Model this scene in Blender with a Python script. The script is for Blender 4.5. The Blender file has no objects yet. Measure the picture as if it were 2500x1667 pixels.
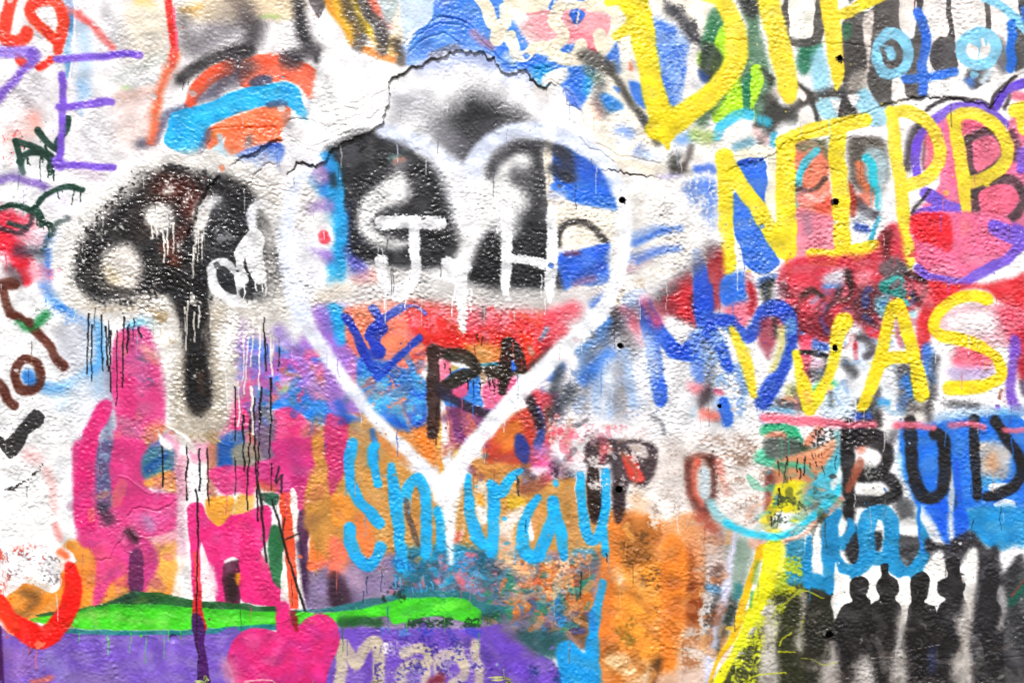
import bpy, math, random
import numpy as np
from mathutils import Vector
random.seed(5); np.random.seed(5)
sc = bpy.context.scene
# ---------------------------------------------------------------- camera, sky, sun, exposure
U = 0.0012                      # metres per paint unit
ZB = 0.030                      # height of the picture's lower edge above the ground
def WX(x): return (x - 1250.0) * U
def WZ(y): return (1667.0 - y) * U + ZB
cam = bpy.data.cameras.new('camera'); co = bpy.data.objects.new('camera', cam); sc.collection.objects.link(co)
co.location = (0.0, -4.0, WZ(833.5)); co.rotation_euler = (math.radians(90), 0, 0)
cam.sensor_width = 36; cam.lens = 48.0; cam.clip_start = 0.05; cam.clip_end = 400
sc.camera = co
SUN_EL, SUN_AZ = 50.0, -20.0    # azimuth measured from the wall's normal, negative = from the left
w = bpy.data.worlds.new('World'); sc.world = w; w.use_nodes = True
nt = w.node_tree; bg = nt.nodes['Background']; sky = nt.nodes.new('ShaderNodeTexSky')
sky.sky_type = 'NISHITA'; sky.sun_disc = False
sky.sun_elevation = math.radians(SUN_EL); sky.sun_rotation = math.radians(180 + SUN_AZ)
sky.air_density = 1.0; sky.dust_density = 3.0; sky.ozone_density = 0.6
nt.links.new(sky.outputs[0], bg.inputs[0]); bg.inputs[1].default_value = 0.10
sl = bpy.data.lights.new('sun', 'SUN'); sl.energy = 3.5; sl.angle = math.radians(0.9); sl.color = (1.0, 0.985, 0.96)
so = bpy.data.objects.new('sun', sl); sc.collection.objects.link(so); so.location = (-2, -6, 6)
_e, _a = math.radians(SUN_EL), math.radians(SUN_AZ)
_d = Vector((math.cos(_e) * math.sin(_a), -math.cos(_e) * math.cos(_a), math.sin(_e)))   # towards the sun
so.rotation_euler = _d.to_track_quat('Z', 'Y').to_euler()
sc.view_settings.view_transform = 'Standard'; sc.view_settings.look = 'None'
sc.view_settings.gamma = 1; sc.view_settings.use_curve_mapping = False
sc.view_settings.exposure = 0.45
# ---------------------------------------------------------------- paint grid
# paint units: 1 unit = 1.2 mm on the wall; x to the right, y downwards
def axis(lo2, lo1, a, b, hi1, hi2, f=2.16, m=6.0, c=26.0):
    parts = [np.arange(lo2, lo1, c), np.arange(lo1, a, m), np.arange(a, b, f), np.arange(b, hi1, m), np.arange(hi1, hi2 + c, c)]
    return np.unique(np.concatenate(parts).round(3))
XS = axis(-1700, -420, -14, 2516, 2920, 4200)
YS = axis(-1100, -330, -14, 1693, 1693, 1693.2)[:-1]
NY, NX = len(YS), len(XS)
rng = np.random.RandomState(7)
NW, NH = 1536, 1024
def band(wl, aniso=1.0, seed=0, width=0.55, ang=0.0):
    """periodic band-passed noise, zero mean and unit deviation; wl = wavelength in grid cells"""
    r = np.random.RandomState(seed)
    f = np.fft.rfft2(r.randn(NH, NW))
    ky = np.fft.fftfreq(NH)[:, None]; kx = np.fft.rfftfreq(NW)[None, :]
    ca, sa = np.cos(ang), np.sin(ang)
    kk = np.hypot((kx * ca + ky * sa) * aniso, -kx * sa + ky * ca) + 1e-9
    f *= np.exp(-(np.log(kk * wl) / width) ** 2)
    n = np.fft.irfft2(f, s=(NH, NW))
    return (n / n.std()).astype(np.float32)
def low(wl, seed=0):
    r = np.random.RandomState(seed)
    f = np.fft.rfft2(r.randn(NH, NW))
    ky = np.fft.fftfreq(NH)[:, None]; kx = np.fft.rfftfreq(NW)[None, :]
    f *= 1.0 / (1.0 + (np.hypot(kx, ky) * wl) ** 2) ** 0.9 * (np.hypot(kx, ky) < .5)
    f[0, 0] = 0
    n = np.fft.irfft2(f, s=(NH, NW))
    return (n / n.std()).astype(np.float32)
IX = (np.round((XS + 14) / 2.16).astype(int)) % NW
IY = (np.round((YS + 14) / 2.16).astype(int)) % NH
def on_grid(n, dx=0, dy=0): return n[np.ix_((IY + dy) % NH, (IX + dx) % NW)]
_peel = band(6.6, 1.25, 1); _fine = band(3.3, 1.2, 2); _mid = band(28, 1.2, 3); _wide = low(160, 4); _big = band(90, 1, 5)
_grit = band(2.4, 1, 6, .35); _wrk = band(11, 2.6, 8, .5, 0.25)
PEEL, FINE, MID, WIDE, BIG, GRIT, WRK = [on_grid(n) for n in (_peel, _fine, _mid, _wide, _big, _grit, _wrk)]
SPK = np.clip(0.5 + 0.17 * PEEL + 0.13 * FINE + 0.04 * GRIT, 0, 1)
WXn = on_grid(_mid, 300, 200) * 0.9 + on_grid(_peel, 500, 100) * 0.3
WYn = on_grid(_mid, 100, 600) * 0.9 + on_grid(_peel, 900, 300) * 0.3
GX = (XS[None, :] + WXn).astype(np.float32); GY = (YS[:, None] + WYn).astype(np.float32)
COL = np.empty((NY, NX, 3), np.float32); COL[:] = (0.955, 0.95, 0.955)
HGT = np.zeros((NY, NX), np.float32)          # mm
REL = np.ones((NY, NX), np.float32)           # strength of the stucco relief
GLO = np.full((NY, NX), 0.5, np.float32)
SIL = np.zeros((NY, NX), np.float32)          # silver (metal flake) paint
TAG = np.zeros((NY, NX), np.int16)
TAGS = [('', '')]

def hexc(h):
    return np.array([int(h[i:i + 2], 16) / 255 for i in (0, 2, 4)], np.float32)
def catmull(P, n=7, closed=False):
    P = np.asarray(P, float)
    if len(P) < 3: return P
    if closed: Q = np.vstack([P[-1], P, P[0], P[1]])
    else: Q = np.vstack([2 * P[0] - P[1], P, 2 * P[-1] - P[-2]])
    out = []
    for i in range(1, len(Q) - 2):
        a, b, c, d = Q[i - 1:i + 3]
        for k in range(n):
            t = k / n
            out.append(0.5 * (2 * b + (c - a) * t + (2 * a - 5 * b + 4 * c - d) * t * t + (3 * b - a - 3 * c + d) * t ** 3))
    if not closed: out.append(P[-1])
    return np.array(out)
def box(x0, x1, y0, y1):
    i0, i1 = np.searchsorted(XS, [x0, x1]); j0, j1 = np.searchsorted(YS, [y0, y1])
    return max(0, i0 - 1), min(NX, i1 + 1), max(0, j0 - 1), min(NY, j1 + 1)
def stroke_field(P, pad):
    """P: n x 3 (x, y, half width). returns window and (half width - distance)"""
    P = np.asarray(P, float)
    if len(P) == 1: P = np.vstack([P, P + [0.01, 0, 0]])
    m = pad + P[:, 2].max() + 6
    i0, i1, j0, j1 = box(P[:, 0].min() - m, P[:, 0].max() + m, P[:, 1].min() - m, P[:, 1].max() + m)
    if i1 <= i0 or j1 <= j0: return None
    F = np.full((j1 - j0, i1 - i0), -1e4, np.float32)
    for a, b in zip(P[:-1], P[1:]):
        mm = pad + max(a[2], b[2]) + 6
        k0, k1, l0, l1 = box(min(a[0], b[0]) - mm, max(a[0], b[0]) + mm, min(a[1], b[1]) - mm, max(a[1], b[1]) + mm)
        if k1 <= k0 or l1 <= l0: continue
        x = GX[l0:l1, k0:k1] - a[0]; y = GY[l0:l1, k0:k1] - a[1]
        dx, dy = b[0] - a[0], b[1] - a[1]
        t = np.clip((x * dx + y * dy) / (dx * dx + dy * dy + 1e-9), 0, 1)
        f = a[2] + (b[2] - a[2]) * t - np.hypot(x - t * dx, y - t * dy)
        v = F[l0 - j0:l1 - j0, k0 - i0:k1 - i0]
        np.maximum(v, f, out=v)
    return (i0, i1, j0, j1), F
def poly_field(P, pad):
    P = np.asarray(P, float)
    m = pad + 8
    i0, i1, j0, j1 = box(P[:, 0].min() - m, P[:, 0].max() + m, P[:, 1].min() - m, P[:, 1].max() + m)
    if i1 <= i0 or j1 <= j0: return None
    X = GX[j0:j1, i0:i1]; Y = GY[j0:j1, i0:i1]
    ins = np.zeros(X.shape, bool)
    D = np.full(X.shape, pad + 8.0, np.float32)
    n = len(P)
    for k in range(n):
        a, b = P[k], P[(k + 1) % n]
        ya, yb = min(a[1], b[1]) - 8, max(a[1], b[1]) + 8
        l0, l1 = np.searchsorted(YS, [ya, yb]); l0 = max(l0 - j0, 0); l1 = min(l1 - j0, j1 - j0)
        if a[1] != b[1] and l1 > l0:
            yy = Y[l0:l1]; c = (a[1] > yy) != (b[1] > yy)
            ins[l0:l1] ^= c & (X[l0:l1] < (b[0] - a[0]) * (yy - a[1]) / (b[1] - a[1]) + a[0])
        k0, k1, l0, l1 = box(min(a[0], b[0]) - m, max(a[0], b[0]) + m, min(a[1], b[1]) - m, max(a[1], b[1]) + m)
        k0 = max(k0, i0); k1 = min(k1, i1); l0 = max(l0, j0); l1 = min(l1, j1)
        if k1 <= k0 or l1 <= l0: continue
        x = GX[l0:l1, k0:k1] - a[0]; y = GY[l0:l1, k0:k1] - a[1]
        dx, dy = b[0] - a[0], b[1] - a[1]
        t = np.clip((x * dx + y * dy) / (dx * dx + dy * dy + 1e-9), 0, 1)
        v = D[l0 - j0:l1 - j0, k0 - i0:k1 - i0]
        np.minimum(v, np.hypot(x - t * dx, y - t * dy), out=v)
    return (i0, i1, j0, j1), np.where(ins, D, -D)
def lay(win, F, col, soft, alpha, tag, thick=0.25, gloss=None, speck=0.26):
    i0, i1, j0, j1 = win
    soft = max(soft, 1.6)
    S = SPK[j0:j1, i0:i1]
    t = F / soft + 0.5
    t = t + (S - 0.5) * speck * np.clip(soft / 8, .25, 1.0) * ((t > -0.4) & (t < 1.4))
    t = np.clip(t, 0, 1); a = t * t * (3 - 2 * t)
    if alpha < 0:
        m = np.clip(0.5 + 0.4 * MID[j0:j1, i0:i1] + 0.25 * WIDE[j0:j1, i0:i1] + 0.5 * (S - .5), 0, 1)
        a = a * (-alpha) * (m * m * (3 - 2 * m))
    else: a = a * alpha
    if soft > 2: a = a * (1 - .16 * np.clip(np.roll(MID[j0:j1, i0:i1], 11, 0) * .5 + .25 + .2 * S, 0, 1))
    a3 = a[..., None]
    # paint is never one even shade: thin and thick passes
    c = col[None, None, :] * (1 + 0.035 * MID[j0:j1, i0:i1] + 0.015 * PEEL[j0:j1, i0:i1] - .03 * np.abs(WIDE[j0:j1, i0:i1]))[..., None]
    w = COL[j0:j1, i0:i1]; w += (c - w) * a3
    HGT[j0:j1, i0:i1] += thick * a
    if thick >= 0: v_ = SIL[j0:j1, i0:i1]; v_ *= (1 - a)
    if gloss is not None:
        g = GLO[j0:j1, i0:i1]; g += (gloss - g) * a
    T = TAG[j0:j1, i0:i1]
    T[(F > 0) & (abs(alpha) >= .72)] = tag
def jag(P, seed, amp, step=5.0):
    r = np.random.RandomState(seed); out = []
    for a, b in zip(P[:-1], P[1:]):
        n = max(1, int(np.hypot(*(b - a)) / step)); d = (b - a) / (np.hypot(*(b - a)) + 1e-6); nr = np.array([-d[1], d[0]])
        for k in range(n):
            out.append(a + (b - a) * k / n + nr * r.uniform(-amp, amp) + d * r.uniform(-amp, amp) * .5)
    out.append(P[-1]); return np.array(out)

def run(text):
    T = (0., 0., 1.); tag = 0; ln = 0
    for line in text.splitlines():
        ln += 1
        line = line.split('#')[0].strip()
        if not line: continue
        if line[0] == '@':
            nm = line[1:].strip()
            if not nm: tag = 0
            else:
                n, _, lb = nm.partition('|'); n = n.strip(); lb = lb.strip()
                tag = next((i for i, t in enumerate(TAGS) if t == (n, lb)), 0)
                if not tag: TAGS.append((n, lb)); tag = len(TAGS) - 1
            continue
        tk = line.split()
        op = tk[0]
        if op == 'T': T = tuple(float(v) for v in tk[1:4]); continue
        tx, ty, s = T
        def pts(lst):
            return [[float(v) for v in q.split(',')] for q in lst]
        def tr(P): return np.array([[tx + p[0] / s, ty + p[1] / s] for p in P])
        try:
            if op in 'sSb':                       # strokes: spray, straight spray, brush
                col = hexc(tk[1]); w = float(tk[2]); soft = float(tk[3]) / s * (1.25 if op == 's' else 1); al = float(tk[4])
                P = pts(tk[5:]); hw = np.array([[(p[2] if len(p) > 2 else w) / s / 2] for p in P])
                Q = np.hstack([tr(P), hw])
                if op != 'S': Q = catmull(Q)
                if op == 's' and w / s > 12 and al > .8:          # the mist that settles beside every pass of the can
                    hs = soft * 2.2 + 14
                    r = stroke_field(Q, hs)
                    if r:
                        win, F = r
                        t_ = np.clip(F / hs + .5, 0, 1) ** 2 * .13 * al
                        w_ = COL[win[2]:win[3], win[0]:win[1]]; w_ += (col - w_) * t_[..., None]
                r = stroke_field(Q, soft)
                if r:
                    win, F = r
                    if op == 'b': F = F + 1.1 * (PEEL[win[2]:win[3], win[0]:win[1]] * .6 + FINE[win[2]:win[3], win[0]:win[1]])
                    lay(win, F, col, soft, al, tag, thick=.5 if op == 'b' else .3)
            elif op in 'pq':
                col = hexc(tk[1]); soft = float(tk[2]) / s; al = float(tk[3]); P = tr(pts(tk[4:]))
                if op == 'p':
                    P = catmull(P, 6, True)
                    if soft * s >= 16: soft *= 1.35
                r = poly_field(P, soft)
                if r: lay(r[0], r[1], col, soft, al, tag)
            elif op == 'z':                       # speckled, worn paint, and highlight sparkle painted as pale specks: col lim soft pts
                col = hexc(tk[1]); lim = float(tk[2]); soft = float(tk[3]) / s; P = catmull(tr(pts(tk[4:])), 6, True)
                r = poly_field(P, soft)
                if r:
                    (i0, i1, j0, j1), F = r
                    m = np.clip(F / max(soft, 2) + .5, 0, 1)
                    n = (0.6 * PEEL + 0.28 * FINE + 0.75 * MID + .5 * WIDE)[j0:j1, i0:i1]
                    n = np.roll(n, 17, 1)
                    a = np.clip((n - lim + (m - 1) * 2.5) * .75 + .5, 0, 1) * m * .85
                    w = COL[j0:j1, i0:i1]; w += (col - w) * a[..., None]
                    HGT[j0:j1, i0:i1] += .2 * a
                    if tag: TAG[j0:j1, i0:i1][m > .5] = tag
            elif op == 'd':                       # drips: col w alpha x,y,len ...
                col = hexc(tk[1]); w = float(tk[2]); al = float(tk[3])
                for q, p in enumerate(pts(tk[4:])):
                    r_ = np.random.RandomState(int(p[0] * 7 + p[1] * 3) % 99991)
                    n = max(4, int(p[2] / 38)); x = p[0] + r_.uniform(-.5, .5) * w; P = []; L_ = p[2] * r_.uniform(.7, 1.15); p[1] += p[2] * r_.uniform(-.12, .1); ws = w * r_.uniform(.55, 1.15); dr = r_.uniform(-.25, .25)
                    for k in range(n + 1):
                        P.append([x, p[1] + L_ * k / n, ws * (1.2 - .5 * k / n) * r_.uniform(.75, 1.2) * (1.35 if k == n else 1)]); x += (r_.uniform(-.5, .5) + dr) * w
                    Q = catmull(np.hstack([tr(P), np.array([[a[2] / s / 2] for a in P])]), 5)
                    r = stroke_field(Q, 2)
                    if r:
                        lay(r[0], r[1], col, 1.6, al, tag, thick=.9, gloss=.9, speck=.1)
            elif op == 'c':                       # crack: depth(mm) width pts
                dp = float(tk[1]); w = float(tk[2]) / s
                P = jag(tr(pts(tk[3:])), ln, 2.2)
                w = max(w, 2.4); Q = np.hstack([P, np.full((len(P), 1), w / 2)]); Q[0, 2] = Q[-1, 2] = .3
                Q2 = Q.copy(); Q2[:, 1] -= 6.0; Q2[:, 2] = 5.5       # the upper side has lifted off a little
                r = stroke_field(Q2, 8)
                if r:
                    (i0, i1, j0, j1), F = r
                    HGT[j0:j1, i0:i1] += .55 * abs(dp) * np.clip(F / 9 + .5, 0, 1) ** 2
                r = stroke_field(Q, 5)
                if r:
                    (i0, i1, j0, j1), F = r
                    a = np.clip(F / 2.0 + .6, 0, 1)
                    HGT[j0:j1, i0:i1] -= 1.5 * dp * a
                    if dp > 2: TAG[j0:j1, i0:i1][a > .6] = 0
            elif op == 'w':                       # raised thread / wrinkle: height width pts
                dp = float(tk[1]); w = float(tk[2]) / s
                P = jag(catmull(tr(pts(tk[3:])), 4), ln, 1.2)
                Q = np.hstack([P, np.full((len(P), 1), w / 2)])
                r = stroke_field(Q, 5)
                if r:
                    (i0, i1, j0, j1), F = r
                    HGT[j0:j1, i0:i1] += dp * np.clip(F / 3 + .5, 0, 1)
            elif op in 'kK':                       # loose crust standing above its torn lower edge: height fall flip pts
                dp = float(tk[1]); fall = float(tk[2]) / s; P0 = tr(pts(tk[3:]))
                P = jag(P0, ln, 4.0, 7.0)
                up = [P[-1] + [0, -3 * fall], P[0] + [0, -3 * fall]]
                Q = np.hstack([P, np.full((len(P), 1), 0.0)])
                r = stroke_field(Q, 3 * fall)
                i0, i1, j0, j1 = r[0]; D = -r[1]
                # above the line?
                yl = np.interp(XS[i0:i1], *(np.array(sorted(P.tolist())).T), left=-1e5, right=-1e5)
                ins = poly_field(np.vstack([P, [[P[-1][0] + 30, P[-1][1] - 900], [P[0][0] - 30, P[0][1] - 900]]]), 4)
                (a0, a1, b0, b1), G = ins
                M = np.zeros((NY, NX), bool); M[b0:b1, a0:a1] = G > 0
                M = M[j0:j1, i0:i1]
                endf = np.clip((XS[None, i0:i1] - P0[:, 0].min()) / 40, 0, 1) * np.clip((P0[:, 0].max() - XS[None, i0:i1]) / 40, 0, 1)
                HGT[j0:j1, i0:i1] += np.where(M, dp * np.exp(-np.clip(D, 0, 1e4) / fall), 0) * endf
                if op == 'k':
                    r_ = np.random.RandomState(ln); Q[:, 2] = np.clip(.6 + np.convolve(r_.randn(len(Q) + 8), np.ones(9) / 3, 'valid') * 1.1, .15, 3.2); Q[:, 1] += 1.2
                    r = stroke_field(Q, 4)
                    lay(r[0], r[1], hexc('2a2422'), 1.8, .75, 0, speck=0, thick=-1.0)  # dark raw edge, with the shade under the crust painted into it
            elif op == 'r':                       # relief strength: value soft pts
                v = float(tk[1]); soft = float(tk[2]) / s; r = poly_field(catmull(tr(pts(tk[3:])), 6, True), soft)
                if r:
                    (i0, i1, j0, j1), F = r
                    a = np.clip(F / soft + .5, 0, 1); w = REL[j0:j1, i0:i1]; w += (v - w) * a
            elif op == 'm':                       # silver paint: value soft pts
                v = float(tk[1]); soft = float(tk[2]) / s; r = poly_field(catmull(tr(pts(tk[3:])), 6, True), soft)
                if r:
                    (i0, i1, j0, j1), F = r
                    a = np.clip(F / soft + .5, 0, 1); w = SIL[j0:j1, i0:i1]; w += (v - w) * a
            elif op == 'R':                       # smoother, thicker paint along a stroke: value width soft pts
                v = float(tk[1]); w = float(tk[2]) / s; soft = float(tk[3]) / s
                Q = catmull(np.hstack([tr(pts(tk[4:])), np.full((len(tk) - 4, 1), w / 2)]))
                r = stroke_field(Q, soft)
                if r:
                    (i0, i1, j0, j1), F = r
                    a = np.clip(F / soft + .5, 0, 1); w_ = REL[j0:j1, i0:i1]; w_ *= 1 + (v - 1) * a
            elif op == 'f':                       # fragments of older marks: seed n size x0 y0 x1 y1 alpha colours
                r_ = np.random.RandomState(int(tk[1])); n = int(tk[2]); sz = float(tk[3]) / s
                x0, y0, x1, y1 = [float(v) for v in tk[4:8]]; (x0, y0), (x1, y1) = tr([[x0, y0], [x1, y1]]); al = float(tk[8])
                for k in range(n):
                    c_ = hexc(tk[9 + r_.randint(len(tk) - 9)]); x = r_.uniform(x0, x1); y = r_.uniform(y0, y1); q = sz * r_.uniform(.4, 1.3)
                    an = r_.uniform(0, 3.14); m_ = r_.uniform(.6, 3.0)
                    P = [[x, y, q * .5]]
                    for _ in range(r_.randint(1, 4)):
                        x += np.cos(an) * q * m_ * .6; y += np.sin(an) * q * m_ * .6; an += r_.uniform(-1, 1); P.append([x, y, q * r_.uniform(.25, .6)])
                    r = stroke_field(catmull(P, 4), sz * .5)
                    if r: lay(r[0], r[1], c_, sz * r_.uniform(.08, .5), al * r_.uniform(.6, 1), tag if tag else TAG[0, 0] * 0, thick=.3)
            elif op == 'g':
                v = float(tk[1]); soft = float(tk[2]) / s; r = poly_field(catmull(tr(pts(tk[3:])), 6, True), soft)
                if r:
                    (i0, i1, j0, j1), F = r
                    a = np.clip(F / soft + .5, 0, 1); w = GLO[j0:j1, i0:i1]; w += (v - w) * a
            else: raise ValueError('op')
        except Exception as e:
            raise RuntimeError('paint line %d: %s (%s)' % (ln, line[:80], e))

def small_things(seed=77):
    """splatter, short runs and chips in the colours that are already there"""
    r = np.random.RandomState(seed)
    def pick(x, y):
        return COL[min(NY - 1, max(0, np.searchsorted(YS, y))), min(NX - 1, max(0, np.searchsorted(XS, x)))].copy()
    for k in range(520):
        x, y = r.uniform(0, 2500), r.uniform(250, 1600); c = pick(x + r.uniform(-6, 6), y - r.uniform(8, 26)) * .97
        if abs(c - pick(x, y + 25)).max() < .16: continue
        L = r.uniform(14, 70); w = r.uniform(1.0, 2.2); n = 4; P = []; xx = x
        for q in range(n + 1):
            P.append([xx, y + L * q / n, w * (1 - .5 * q / n) / 1.2 * (1.5 if q == n else 1)]); xx += r.uniform(-1.5, 1.5)
        f = stroke_field(catmull(P, 4), 2)
        if f: lay(f[0], f[1], c, 1.8, .85, 0, thick=.6, speck=.1)
    for k in range(3600):
        x, y = r.uniform(-10, 2510), r.uniform(0, 1667) ** 1.0; a = r.uniform(0, 6.28); d = r.uniform(8, 38)
        c = pick(x + d * np.cos(a), y + d * np.sin(a)); q = r.uniform(.9, 2.3) if r.rand() < .975 else r.uniform(2.4, 3.8)
        i = np.searchsorted(XS, x); j = np.searchsorted(YS, y); m = 4
        sl = (slice(max(j - m, 0), j + m + 1), slice(max(i - m, 0), i + m + 1))
        g = np.clip((q - np.hypot(GX[sl] - x, GY[sl] - y)) / 1.6 + .5, 0, 1)[..., None] * r.uniform(.4, .95)
        w = COL[sl]; w += (c - w) * g; HGT[sl] += .25 * g[..., 0]
    for k in range(170):
        x, y = r.uniform(0, 2500), r.uniform(0, 1650); n = 7; R = r.uniform(3, 10)
        P = [[x + R * r.uniform(.5, 1.2) * np.cos(6.283 * q / n) * 1.3, y + R * r.uniform(.5, 1.2) * np.sin(6.283 * q / n)] for q in range(n)]
        a = r.uniform(0, 6.28); d = r.uniform(15, 60); c = pick(x + d * np.cos(a), y + d * np.sin(a))
        f = poly_field(P, 3)
        if f:
            (i0, i1, j0, j1), F = f; g = np.clip(F / 2 + .5, 0, 1); w = COL[j0:j1, i0:i1]; w += (c - w) * g[..., None] * .75; HGT[j0:j1, i0:i1] -= .8 * g

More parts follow.
